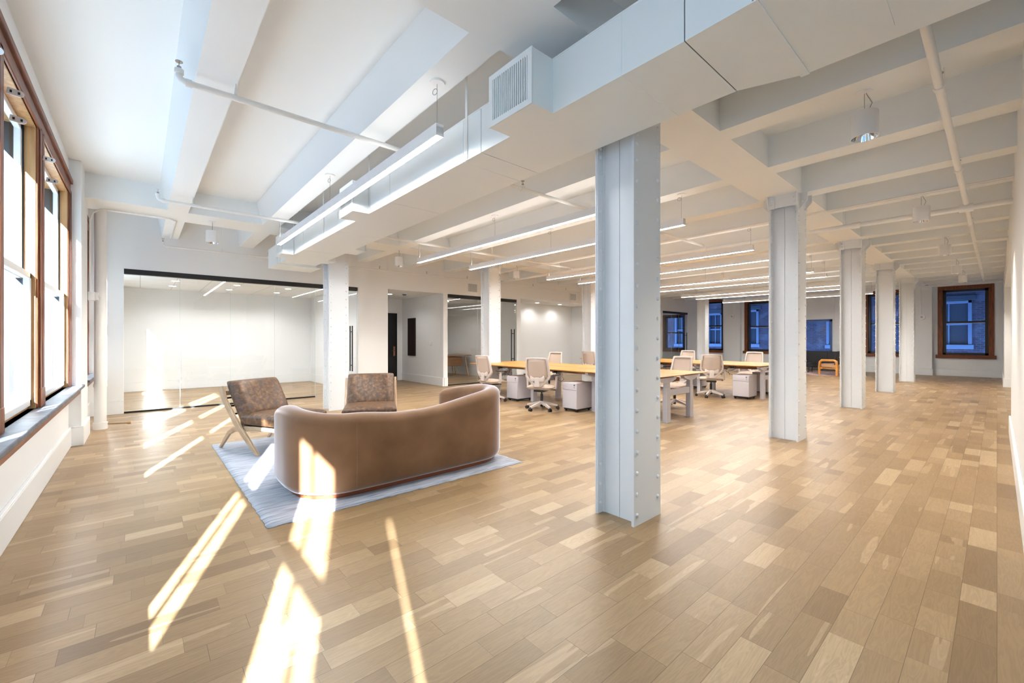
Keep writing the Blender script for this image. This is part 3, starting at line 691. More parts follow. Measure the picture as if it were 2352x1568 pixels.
LL = ['nearest linear pendant light, hanging beside the air duct', 'linear pendant light, first beyond the air duct', 'linear pendant light, second beyond the air duct', 'third linear pendant light beyond the air duct', 'fourth linear pendant light beyond the air duct', 'fifth linear pendant light beyond the air duct', 'sixth linear pendant light beyond the air duct', 'third linear pendant light from the far wall', 'second linear pendant light from the far wall', 'linear pendant light closest to the far wall']
lin = make_linear()
for i, y in enumerate(LY):
    loc = (-7.40, y, 2.79); o = lin if i == 0 else dup(lin, loc, 0)
    o.location = loc; o['label'] = LL[i]; o['group'] = 'linear pendant lights'

# ---------------------------------------------------------------- cylinder pendants
def make_can():
    t = thing('cylinder_pendant', 'x', 'pendant light'); r = 0.085
    m = MB(); n = 28
    prof = [(0.0, 0.19), (r-0.006, 0.19), (r, 0.184), (r, 0.0), (r-0.005, 0.0), (r-0.005, 0.02)]
    rows = [[(p[0]*math.cos(2*PI*k/n)+1e-5, p[0]*math.sin(2*PI*k/n), p[1]) for k in range(n)] for p in prof]
    m.grid(rows, closed=True); m.done('can_housing', 'whitemetal', t, smooth=True)
    m = MB(); prof = [(r-0.0055, 0.0), (r-0.02, 0.05), (r-0.045, 0.10), (0.001, 0.115)]
    rows = [[(p[0]*math.cos(2*PI*k/n), p[0]*math.sin(2*PI*k/n), p[1]) for k in range(n)] for p in prof]
    m.grid(rows, closed=True); m.done('reflector', 'chrome', t, smooth=True)
    m = MB(); m.cyl((0, 0, 0.19), (0, 0, ZS-2.85), 0.002, 6); m.tube([(0.02, 0, 0.19), (0.045, 0, 0.25), (0.02, 0, 0.31), (0.006, 0, ZS-2.85)], 0.003, 6); m.done('pendant_cord', 'grey', t)
    m = MB(); m.cyl((0, 0, ZS-2.85-0.01), (0, 0, ZS-2.85), 0.05, 20); m.done('canopy', 'whitemetal', t, smooth=True)
    ld = bpy.data.lights.new('pendant_lamp', 'SPOT'); ld.energy = 150.0; ld.spot_size = math.radians(120); ld.spot_blend = 0.8; ld.shadow_soft_size = 0.05; ld.color = (1, 0.92, 0.80)
    lo = bpy.data.objects.new('lamp', ld); C.objects.link(lo); lo.location = (0, 0, 0.03); lo.parent = t
    return t
can = make_can(); first_c = True
CL = [(-0.665, 4.15, 'white cylinder pendant nearest the camera, under the right-hand coffers'), (-0.65, 7.66, 'second white cylinder pendant on the right, above the cross pipe'), (-0.63, 11.1, 'third white cylinder pendant on the right'), (-0.63, 14.42, 'fourth white cylinder pendant on the right'), (-0.61, 16.8, 'farthest white cylinder pendant on the right'), (-8.25, 0.865, 'white cylinder pendant above the meeting room glass'), (-8.30, 4.1, 'white cylinder pendant in front of the alcove'), (-8.05, 7.2, 'white cylinder pendant behind the second left column')]
for (x, y, l) in CL:
    o = can if first_c else dup(can, (x, y, 2.85), 0); first_c = False
    o.location = (x, y, 2.85); o['label'] = l; o['group'] = 'cylinder pendants'

# ---------------------------------------------------------------- pipes
def hanger(mb, x, y, z):
    mb.cyl((x, y, z+0.05), (x, y, ZT), 0.005, 6); mb.cyl((x, y, z+0.02), (x, y, z+0.075), 0.012, 8, r2=0.008)
def head(x, y, z, parent):
    m = MB(); m.cyl((x, y, z), (x, y, z+0.02), 0.013, 10); m.cyl((x-0.008, y, z+0.02), (x-0.006, y, z+0.05), 0.0025, 6); m.cyl((x+0.008, y, z+0.02), (x+0.006, y, z+0.05), 0.0025, 6); m.cyl((x, y, z+0.05), (x, y, z+0.054), 0.022, 14)
    return m.done('sprinkler_head', 'grey', parent)
def branch(label, x, z, y0, y1, r, hs, heads, elbow=True):
    m = MB()
    pts = ([(x, y0, z+0.075), (x, y0, z+0.03), (x, y0+0.012, z+0.01), (x, y0+0.04, z)] if elbow else [])+[(x, y0+0.05, z), (x, y1, z)]
    m.tube(pts, r, 12)
    if elbow: m.cyl((x, y0+0.035, z), (x, y0+0.07, z), r*1.3, 14); m.cyl((x, y0, z+0.045), (x, y0, z+0.075), r*1.3, 14)
    for yj in heads: m.cyl((x, yj-0.03, z), (x, yj+0.03, z), r*1.35, 12); m.cyl((x, yj, z), (x, yj, z+0.04), r, 10)
    o = m.done('sprinkler_pipe', 'pipe', smooth=True); tag(o, label, 'pipe', 'sprinkler pipes')
    for yh in hs: m = MB(); hanger(m, x, yh, z); m.done('pipe_hanger', 'pipe', o)
    if elbow: head(x, y0, z+0.075, o)
    for yj in heads: head(x, yj, z+0.04, o)
    return o
branch('white sprinkler pipe crossing the bright ceiling bay nearest the camera', -3.69, 3.09, 0.20, 8.075, 0.021, [0.53, 3.2, 5.6], [5.9, 3.4])
branch('white sprinkler pipe behind the nearest linear light', -7.03, 3.09, 0.17, 8.075, 0.021, [0.53, 3.3, 5.6], [4.9, 6.6])
branch('thin white sprinkler pipe along the glazed partition wall', -9.93, 3.0, 0.31, 17.5, 0.016, [1.2, 4.6, 8.0, 12.0], [2.0, 4.4, 5.7, 7.0, 9.6, 11.2])
branch('thick white sprinkler pipe running down the right-hand bay', -0.265, 3.08, 2.7, 19.2, 0.026, [4.6, 8.6, 12.6, 16.6], [4.2, 6.4, 9.6, 12.8, 16.0], elbow=False)
m = MB(); m.cyl((-9.9, 8.12, 3.03), (XR, 8.12, 3.03), 0.036, 16); m.cyl((-0.33, 8.12, 3.03), (-0.20, 8.12, 3.03), 0.055, 16)
for x in (-3.69, -7.03, -9.0, -1.4): m.cyl((x-0.05, 8.12, 3.03), (x+0.05, 8.12, 3.03), 0.046, 16)
o = m.done('sprinkler_main', 'pipe', smooth=True); tag(o, 'thick white pipe running across the whole room', 'pipe')
for x in (-1.55, -5.2, -8.9): m = MB(); hanger(m, x, 8.12, 3.03); m.done('pipe_hanger', 'pipe', o)
for (y, l) in ((11.2, 'short white cross pipe in the right-hand bay near the third pendant'), (19.6, 'white cross pipe close to the far wall')):
    o = MB().cyl((-1.6 if y > 15 else -0.26, y, 3.06), (XR, y, 3.06), 0.02, 10).done('sprinkler_pipe', 'pipe', smooth=True); tag(o, l, 'pipe', 'sprinkler pipes')
for (y, l) in ((7.48, 'upper thin white conduit crossing behind the second column'), (7.56, 'lower thin white conduit crossing behind the second column')):
    o = MB().cyl((-9.9, y, 3.17), (XR, y, 3.17), 0.012, 8).done('conduit', 'pipe', smooth=True); tag(o, l, 'conduit', 'thin ceiling conduits')
# conduit from the alarm box, over the girder and along the joist
m = MB(); m.tube([(-8.40, -0.53, 1.98), (-8.40, -0.53, 3.0), (-8.40, -0.50, 3.10), (-8.40, -0.42, 3.165), (-8.40, -0.30, 3.175), (-8.40, 0.25, 3.175), (-8.44, 0.36, 3.175), (-8.55, 0.42, 3.175), (-10.08, 0.42, 3.175)], 0.011, 8)
o = m.done('conduit', 'pipe', smooth=True); tag(o, 'white conduit bending from the left pilaster onto the girder', 'conduit')
# vertical riser
o = MB().cyl((-8.66, -0.44, 0), (-8.66, -0.44, ZS), 0.068, 24).cyl((-8.66, -0.44, 0.0), (-8.66, -0.44, 0.10), 0.082, 24).cyl((-8.66, -0.44, 0.62), (-8.66, -0.44, 0.66), 0.074, 24).done('riser_pipe', 'pipe', smooth=True)
tag(o, 'thick white vertical pipe in the left corner', 'pipe')
m = MB(); m.tube([(-8.66, -0.38, 0.07), (-8.60, -0.24, 0.07), (-8.56, -0.12, 0.07)], 0.014, 8); m.cyl((-8.565, -0.14, 0.07), (-8.555, -0.10, 0.07), 0.026, 12); m.done('drain_valve', mat('aged_brass', (0.45, 0.33, 0.2), 0.4, 0.6), o, smooth=True)
# alarm box on pilaster
t = thing('fire_alarm', 'white horn strobe on the left pilaster', 'alarm', (-8.40, -0.53, 1.92))
MB().box(-0.06, 0.06, -0.02, 0.05, -0.06, 0.06).done('alarm_box', 'whitemetal', t, bevel=0.006)
MB().box(-0.05, 0.05, 0.05, 0.085, -0.055, 0.055).box(-0.02, 0.02, 0.085, 0.11, -0.02, 0.02).done('strobe_lens', 'cord', t, bevel=0.006)
for (x, z, l) in ((-8.45, 2.40, 'white round alarm on the pilaster left of the second column'), (-1.82, 2.12, 'white square alarm on the far pilaster, left of the rightmost window')):
    o = MB().cyl((x, 21.6, z), (x, 21.53, z), 0.10, 24).done('fire_alarm', 'whitemetal', smooth=True); tag(o, l, 'alarm', 'alarms on the far pilasters')
    MB().cyl((x, 21.53, z), (x, 21.51, z), 0.03, 12).done('alarm_lens', 'grey', o)
    MB().cyl((x, 21.59, z+0.09), (x-0.02, 21.59, 3.45), 0.009, 6).done('alarm_wire', 'pipe', o)
# wall vents
for (y0, y1, z0, z1, l) in ((7.18, 7.51, 2.70, 2.93, 'wall vent left of the second left-hand column'), (11.68, 11.99, 2.72, 2.95, 'wall vent above the recessed downlights'), (18.48, 18.76, 2.78, 3.0, 'farthest wall vent, above the far glass partition')):
    t = thing('wall_vent', l, 'vent', (XL, y0, z0), 0, 'wall vents'); w_, h_ = y1-y0, z1-z0
    MB().box(0.0, 0.006, -0.025, w_+0.025, -0.025, 0.0).box(0, 0.006, -0.025, w_+0.025, h_, h_+0.025).box(0, 0.006, -0.025, 0, 0, h_).box(0, 0.006, w_, w_+0.025, 0, h_).done('vent_frame', 'whitemetal', t)
    MB().box(0.0, 0.002, 0, w_, 0, h_).done('vent_throat', 'dark', t)
    m = MB()
    for i in range(13): yy = w_*(i+0.5)/13; m.box(0.002, 0.008, yy-0.006, yy+0.006, 0, h_)
    m.done('vent_blades', 'duct', t)

# ---------------------------------------------------------------- recessed downlights
dl = []
for j, y in enumerate((0.59, 1.74, 2.85)):
    for i, x in enumerate((-10.75, -11.95, -13.15)):
        dl.append((x, y, 2.60, ['left', 'middle', 'right'][j]+' column of meeting room downlights, '+['nearest the glass', 'middle one', 'nearest the back wall'][i]))
dl += [(-11.3, 5.3, 2.585, 'recessed downlight in the alcove ceiling'), (-11.3, 7.0, 2.60, 'left recessed downlight behind the second glass partition'), (-12.4, 7.9, 2.60, 'right recessed downlight behind the second glass partition'), (-10.95, 10.8, 2.625, 'left recessed downlight in the open recess'), (-10.95, 12.0, 2.625, 'right recessed downlight in the open recess'), (-11.6, 19.2, 2.63, 'recessed downlight behind the farthest glass partition')]
base_dl = None
for (x, y, z, l) in dl:
    if base_dl is None:
        t = thing('recessed_downlight', l, 'downlight', (x, y, z), 0, 'recessed downlights')
        n = 24; m = MB(); rows = [[(r*math.cos(2*PI*k/n), r*math.sin(2*PI*k/n), zz) for k in range(n)] for r, zz in ((0.092, 0.0), (0.09, -0.006), (0.07, -0.006), (0.066, -0.001))]
        m.grid(rows, closed=True); m.done('trim_ring', 'whitemetal', t, smooth=True)
        MB().cyl((0, 0, -0.004), (0, 0, -0.002), 0.066, 24).done('light_disc', 'disc', t); base_dl = t
        ld = bpy.data.lights.new('downlight', 'SPOT'); ld.energy = DOWN_E*2.0; ld.color = (1, 0.98, 0.95); ld2 = None; ld.spot_size = math.radians(150); ld.spot_blend = 0.6; ld.shadow_soft_size = 0.06
        lo = bpy.data.objects.new('lamp', ld); C.objects.link(lo); lo.location = (0, 0, -0.02); lo.parent = t
    else:
        t = dup(base_dl, (x, y, z), 0, l, 'recessed downlights')
        if y > 4.5:
            for c_ in t.children:
                if c_.type == 'LIGHT':
                    if ld2 is None: ld2 = ld.copy(); ld2.energy = DOWN_E
                    c_.data = ld2
t = thing('ceiling_detector', 'blue-grey detector on the alcove ceiling', 'detector', (-10.9, 5.55, 2.585))
MB().cyl((0, 0, 0), (0, 0, -0.02), 0.08, 20).done('detector_base', 'whitemetal', t, smooth=True); MB().cyl((0, 0, -0.02), (0, 0, -0.055), 0.065, 20, r2=0.04).done('detector_lens', mat('blue_grey_lens', (0.10, 0.16, 0.24), 0.3), t, smooth=True)

# ================================================================ LOUNGE FURNITURE
# rug
mb = MB(); nx, ny = 60, 60
rows = []
for i in range(nx+1):
    r = []
    for j in range(ny+1):
        x = -6.44+3.10*i/nx; y = 0.665+2.415*j/ny; ed = min(i, j, nx-i, ny-j)
        r.append((x+(0.006*math.sin(j*1.7) if i in (0, nx) else 0), y+(0.005*math.sin(i*2.1) if j in (0, ny) else 0), 0.004 if ed == 0 else 0.014))
    rows.append(r)
mb.grid(rows); o = mb.done('rug', 'rug', smooth=True); tag(o, 'blue-grey woven rug under the curved sofa', 'rug')
m_ = o.modifiers.new('solid', 'SOLIDIFY'); m_.thickness = 0.004; m_.offset = -1

# sofa -------------------------------------------------------------
def arc(cx, cy, r, a0, a1, n): return [(cx+r*math.cos(math.radians(a0+(a1-a0)*i/n)), cy+r*math.sin(math.radians(a0+(a1-a0)*i/n))) for i in range(n+1)]
sofa = thing('curved_sofa', 'brown velvet curved sofa seen from behind on the blue-grey rug', 'sofa', (0, 0, 0))
R1, R2 = 0.34, 0.30
xb, yl, yr = -3.555, 0.985, 2.985
path = [(-4.42, yl+0.05), (-4.30, yl+0.01), (-4.12, yl-0.005)]+arc(xb-R1, yl+R1-0.005, R1, -90, 0, 10)[0:]+[(xb+0.004, yl+R1+0.25*i*1.0) for i in range(1, 5)]+arc(xb-R2, yr-R2, R2, 0, 90, 10)+[(-4.05, yr), (-4.25, yr-0.03), (-4.40, yr-0.11), (-4.50, yr-0.23)]
# height along the path
def lerp(a, b, t): return a+(b-a)*max(0, min(1, t))
def smooth(t): t = max(0, min(1, t)); return t*t*(3-2*t)
P = [Vector((p[0], p[1], 0)) for p in path]
# resample
ls = [0]
for a, b in zip(P[:-1], P[1:]): ls.append(ls[-1]+(b-a).length)
N = 90; Q = []
for i in range(N+1):
    s_ = ls[-1]*i/N; k = max(j for j in range(len(ls)) if ls[j] <= s_+1e-9); k = min(k, len(P)-2)
    Q.append(P[k].lerp(P[k+1], (s_-ls[k])/(ls[k+1]-ls[k])))
for _ in range(3): Q = [Q[0]]+[(Q[i-1]+Q[i]*2+Q[i+1])/4 for i in range(1, N)]+[Q[N]]
def hgt(u):
    # u 0..1 along path
    if u < 0.30: return lerp(0.745, 0.70, smooth((u-0.12)/0.18)) if u > 0.12 else lerp(0.70, 0.745, smooth(u/0.12))
    if u < 0.46: return lerp(0.70, 0.665, smooth((u-0.30)/0.12))
    if u < 0.76: return lerp(0.665, 0.80, smooth((u-0.46)/0.30))
    return lerp(0.80, 0.72, smooth((u-0.80)/0.2))
th = 0.085; zb = 0.050
rows = []
for i, q in enumerate(Q):
    t = (Q[min(i+1, N)]-Q[max(i-1, 0)]).normalized(); nrm = Vector((t.y, -t.x, 0)); u = i/N; H = hgt(u)
    endf = min(1.0, math.sqrt(max(0.0, 1-(1-min(i, N-i)/5.0)**2))) if min(i, N-i) < 5 else 1.0
    w = th*max(endf, 0.12); Hh = zb+(H-zb)*(0.90+0.10*endf); ring = []
    r = min(w, 0.075)
    for a in [0, 22, 45, 68, 90]: ring.append((w-r+r*math.cos(math.radians(a)), Hh-r+r*math.sin(math.radians(a))))
    for a in [90, 112, 135, 158, 180]: ring.append((-w+r+r*math.cos(math.radians(a)), Hh-r+r*math.sin(math.radians(a))))
    r = min(w, 0.075)
    for a in [180, 210, 240, 270]: ring.append((-w+r+r*math.cos(math.radians(a)), zb+r+r*math.sin(math.radians(a))))
    for a in [270, 300, 330, 360]: ring.append((w-r+r*math.cos(math.radians(a)), zb+r+r*math.sin(math.radians(a))))
    bulge = 0.018
    rows.append([tuple(q+nrm*(o_+ (bulge*math.sin(PI*min(1, max(0, (z_-zb)/(Hh-zb)))) if o_ > 0 else 0))+Vector((0, 0, z_))) for o_, z_ in ring])
mb = MB(); R_ = mb.grid(rows, closed=True); mb.b.faces.new(R_[0]); mb.b.faces.new(R_[-1][::-1])
mb.done('upholstered_back', 'velvet', sofa, smooth=True)
# seam near the left corner
i = 32; q = Q[i]; 
def ringline(u_i, off):
    q = Q[u_i]; t = (Q[u_i+1]-Q[u_i-1]).normalized(); nrm = Vector((t.y, -t.x, 0)); H = hgt(u_i/N); pts = []
    for k in range(0, 15):
        z = zb+0.05+(H-0.08-zb-0.05)*k/14; pts.append(q+nrm*(th+0.018*math.sin(PI*(z-zb)/(H-zb))+off)+Vector((0, 0, z)))
    return pts
MB().tube(ringline(27, -0.0005), 0.0022, 6).done('piping', 'velvet', sofa)
# seat
poly = [(-4.55, yl+0.17), (-4.2, yl+0.07)]+[(Q[k].x-0.02, Q[k].y+0.0) for k in range(18, 74, 4)]+[(-4.35, yr-0.16), (-4.62, yr-0.35), (-4.60, 2.0)]
mb = MB(); mb.prism(poly, Matrix.Translation((0, 0, 0.10)), 0.32); mb.done('seat_cushion', 'velvet', sofa, bevel=0.05, seg=4)
poly2 = []
for k in range(4, N-3, 3):
    t = (Q[k+1]-Q[k-1]).normalized(); nrm = Vector((t.y, -t.x, 0)); p = Q[k]+nrm*0.015; poly2.append((p.x, p.y))
mb = MB(); mb.prism(poly2, Matrix.Translation((0, 0, 0.016)), 0.055); mb.done('plinth', 'plinth', sofa, smooth=True)

# leather armchairs ------------------------------------------------
def pillow(w, h, d, n=14, puff=0.5, sx=4.0):
    """pillow in XZ plane, thickness along Y"""
    mb = MB(); front, back = [], []
    for i in range(n+1):
        rf, rb = [], []
        for j in range(n+1):
            u = -1+2*i/n; v = -1+2*j/n
            e = (1-abs(u)**sx)*(1-abs(v)**sx); e = max(0, e)**0.42
            pin = 1-0.035*(abs(u)**2)*(1-abs(v))-0.0
            x = u*w/2*(1-0.03*(1-abs(v)**2)*0); z = v*h/2
            wr = 0.006*math.sin(v*16+u*3)*(abs(u)**6)
            rf.append((x, -(0.012+(d/2-0.012)*e)-wr, z)); rb.append((x, 0.012+(d/2-0.012)*e+wr, z))
        front.append(rf); back.append(rb)
    A = mb.grid(front); B = mb.grid(back)
    for i in range(n):
        mb.b.faces.new((A[i][0], A[i+1][0], B[i+1][0], B[i][0])); mb.b.faces.new((A[i][n], B[i][n], B[i+1][n], A[i+1][n]))
        mb.b.faces.new((A[0][i], B[0][i], B[0][i+1], A[0][i+1])); mb.b.faces.new((A[n][i], A[n][i+1], B[n][i+1], B[n][i]))
    return mb
def make_armchair():
    t = thing('leather_armchair', 'x', 'armchair')
    for sx in (-1, 1):
        x = sx*0.335
        m = MB(); prof = [(-0.33, 0.735), (-0.285, 0.745), (-0.255, 0.70), (-0.22, 0.60), (0.02, 0.34), (0.22, 0.17), (0.405, 0.0), (0.345, 0.0), (0.14, 0.155), (-0.05, 0.31), (-0.285, 0.58), (-0.325, 0.66)]
        mx = Matrix.Translation((x-0.016, 0, 0)) @ Matrix(((0, 0, 1, 0), (1, 0, 0, 0), (0, 1, 0, 0), (0, 0, 0, 1)))
        m.prism(prof, mx, 0.032); m.done('side_rail', 'ash', t, bevel=0.006, seg=3)
        m = MB(); prof = [(-0.41, 0.0), (-0.37, 0.0), (-0.20, 0.175), (-0.10, 0.215), (0.30, 0.265), (0.62, 0.275), (0.62, 0.315), (0.28, 0.31), (-0.12, 0.275), (-0.235, 0.215)]
        x2 = sx*0.300; mx = Matrix.Translation((x2-0.014, 0, 0)) @ Matrix(((0, 0, 1, 0), (1, 0, 0, 0), (0, 1, 0, 0), (0, 0, 0, 1)))
        m.prism(prof, mx, 0.028); m.done('rear_leg', 'ash', t, bevel=0.006, seg=3)
    for (p_, q_, w_, h_) in (((-0.33, -0.275, 0.66), (0.33, -0.275, 0.66), 0.03, 0.055), ((-0.33, 0.02, 0.30), (0.33, 0.02, 0.30), 0.03, 0.05), ((-0.30, 0.60, 0.293), (0.30, 0.60, 0.293), 0.03, 0.04), ((-0.30, 0.25, 0.285), (0.30, 0.25, 0.285), 0.03, 0.03)): MB().bar(p_, q_, w_, h_).done('cross_rail', 'ash', t, bevel=0.005)
    for k in range(3): z = 0.42+0.09*k; y = 0.0-0.9*(z-0.33)*0.85; MB().bar((-0.325, y-0.06, z), (0.325, y-0.06, z), 0.006, 0.02).done('support_strap', 'blackleather', t)
    MB().box(-0.29, 0.29, 0.05, 0.60, 0.300, 0.306).done('seat_sling', 'blackleather', t)
    o = pillow(0.63, 0.55, 0.23).done('back_cushion', 'leather', t, smooth=True, subd=1); o.location = (0, -0.105, 0.570); o.rotation_euler = (math.radians(33), 0, 0)
    m = MB(); n = 16; top, bot = [], []
    for i in range(n+1):
        a, b = [], []
        for j in range(n+1):
            u = -1+2*i/n; v = -1+2*j/n; e = max(0, (1-abs(u)**6)*(1-abs(v)**6))**0.5
            a.append((u*0.325, 0.335+v*0.335, 0.10+0.025*e+0.008*(1-u*u))); b.append((u*0.325, 0.335+v*0.335, 0.0+0.0*e))
        top.append(a); bot.append(b)
    A = m.grid(top); B = m.grid(bot)
    for i in range(n):
        for (p, q, r, s_) in ((A[i][0], A[i+1][0], B[i+1][0], B[i][0]), (A[i][n], B[i][n], B[i+1][n], A[i+1][n]), (A[0][i], B[0][i], B[0][i+1], A[0][i+1]), (A[n][i], A[n][i+1], B[n][i+1], B[n][i])): m.b.faces.new((p, q, r, s_))
    o = m.done('seat_cushion', 'leather', t, bevel=0.02, seg=3); o.location = (0, 0.03, 0.315); o.rotation_euler = (math.radians(1.5), 0, 0)
    return t
ch = make_armchair(); ch.location = (-5.91, 1.155, 0.016); ch.rotation_euler = (0, 0, math.radians(-67.7)); ch['label'] = 'worn brown leather armchair at the left edge of the rug'; ch['group'] = 'leather armchairs'
dup(ch, (-5.75, 2.42, 0.016), math.radians(-114), 'worn brown leather armchair facing the camera over the sofa back', 'leather armchairs')

# ================================================================ DESK BENCHES
def make_bench():
    t = thing('desk_bench', 'x', 'desk'); L, Dp, z = 4.98, 1.60, 0.74
    w = L/3
    for i in range(3):
        for (y0, y1, s_) in ((0, 0.785, -1), (0.815, Dp, 1)):
            m = MB(); prof = [(y0, z-0.028), (y0, z), (y1, z), (y1, z-0.028)]
            x0, x1 = i*w+0.004, (i+1)*w-0.004
            e0 = 0.10 if i == 0 else 0; e1 = 0.10 if i == 2 else 0
            a = [(x0, y0, z), (x1, y0, z), (x1, y1, z), (x0, y1, z)]
            ya, yb = (y0+0.07, y1) if s_ < 0 else (y0, y1-0.07)
            lo = [(x0+e0, ya, z-0.03), (x1-e1, ya, z-0.03), (x1-e1, yb, z-0.03), (x0+e0, yb, z-0.03)]
            md = [(p[0], p[1], z-0.008) for p in a]
            A = [m.b.verts.new(p) for p in a]; Bm = [m.b.verts.new(p) for p in md]; Cc = [m.b.verts.new(p) for p in lo]
            m.b.faces.new(A); m.b.faces.new(Cc[::-1])
            for U, V in ((A, Bm), (Bm, Cc)):
                for k in range(4): m.b.faces.new((U[k], U[(k+1) % 4], V[(k+1) % 4], V[k]))
            m.done('desktop', 'desk', t)
    for x in (0.22, 1.88, 3.49, L-0.09):
        m = MB(); m.box(x-0.025, x+0.025, 0.38, 1.06, 0.415, 0.515); fr = m.done('leg_frame', 'legmetal', t, bevel=0.004)
        for y in (0.34, 1.10):
            m = MB(); m.box(x-0.04, x+0.04, y-0.055, y+0.055, 0, 0.54); m.box(x-0.033, x+0.033, y-0.048, y+0.048, 0.53, 0.66); m.box(x-0.044, x+0.044, y-0.06, y+0.06, 0, 0.018)
            mx = Matrix.Translation((x-0.035, y, 0)) @ Matrix(((0, 0, 1, 0), (1, 0, 0, 0), (0, 1, 0, 0), (0, 0, 0, 1)))
            m.prism([(-0.26, 0.71), (-0.24, 0.675), (-0.08, 0.63), (0.08, 0.63), (0.24, 0.675), (0.26, 0.71)], mx, 0.07); m.done('leg', 'legmetal', t, bevel=0.004)
    m = MB(); m.box(0.15, L-0.15, 0.74, 0.86, 0.615, 0.625); m.box(0.15, L-0.15, 0.735, 0.742, 0.615, 0.68); m.box(0.15, L-0.15, 0.86, 0.867, 0.615, 0.68); m.done('cable_tray', 'walnut', t)
    rnd = random.Random(3); m = MB()
    for i in range(3):
        for k in range(7):
            x = i*w+0.55+rnd.uniform(-0.25, 0.3); y = 0.55+rnd.uniform(-0.1, 0.2)
            pts = [(x, y, 0.70)]
            for q in range(5): pts.append((x+rnd.uniform(-0.09, 0.09), y+rnd.uniform(-0.06, 0.06), 0.70-0.05*(q+1)))
            m.tube(pts, 0.004, 5)
        xx = i*w+1.0; m.box(xx-0.09, xx+0.09, 0.16, 0.26, 0.688, 0.712); m.box(xx-0.02, xx+0.02, 0.10, 0.20, 0.66, 0.70)
    m.done('cable_bundle', 'blackplastic', t)
    return t
be = make_bench(); be.location = (-8.33, 5.92, 0); be['label'] = 'long wood-topped desk bench nearer the camera, white legs'; be['group'] = 'desk benches'
dup(be, (-8.28, 9.95, 0), 0, 'second long wood-topped desk bench, behind the first', 'desk benches')

def make_ped():
    t = thing('mobile_pedestal', 'x', 'drawer pedestal')
    MB().box(-0.17, 0.17, 0.012, 0.46, 0.055, 0.525).done('cabinet_body', 'ped', t, bevel=0.006)
    MB().box(-0.155, 0.155, 0.03, 0.44, 0.03, 0.056).done('base_plate', 'black', t)
    f = MB().box(-0.168, 0.168, 0, 0.011, 0.395, 0.522).done('drawer', 'ped', t, bevel=0.003)
    MB().cyl((0.115, 0.0, 0.485), (0.115, -0.006, 0.485), 0.011, 12).box(0.108, 0.135, -0.008, -0.003, 0.483, 0.489).box(0.113, 0.117, -0.006, -0.003, 0.43, 0.462).done('lock', 'black', f)
    MB().box(-0.168, 0.168, 0, 0.011, 0.058, 0.388).done('file_drawer', 'ped', t, bevel=0.003)
    for x in (-0.13, 0.13):
        for y in (0.06, 0.40): MB().cyl((x-0.012, y, 0.020), (x+0.012, y, 0.020), 0.020, 14).done('caster', 'blackplastic', t, smooth=True)
    return t
pd = make_ped()
PL = [(-6.80, 5.95, 0, 'pale drawer pedestal beside the leftmost desk chair'), (-5.12, 5.87, 0, 'pale drawer pedestal with key, just left of the nearest column'), (-3.79, 5.90, 0, 'drawer pedestal under the near bench, cut by the nearest column'), (-3.71, 9.92, 0, 'drawer pedestal at the right end of the second bench'), (-5.35, 11.6, PI, 'far-side drawer pedestal under the middle of the second bench'), (-3.75, 11.65, PI, 'far-side drawer pedestal at the right end of the second bench'), (-5.1, 7.55, PI, 'far-side drawer pedestal of the near bench behind the second chair')]
for i, (x, y, r, l) in enumerate(PL):
    o = pd if i == 0 else dup(pd, (x, y, 0), r)
    o.location = (x, y, 0); o.rotation_euler = (0, 0, r); o['label'] = l; o['group'] = 'drawer pedestals'

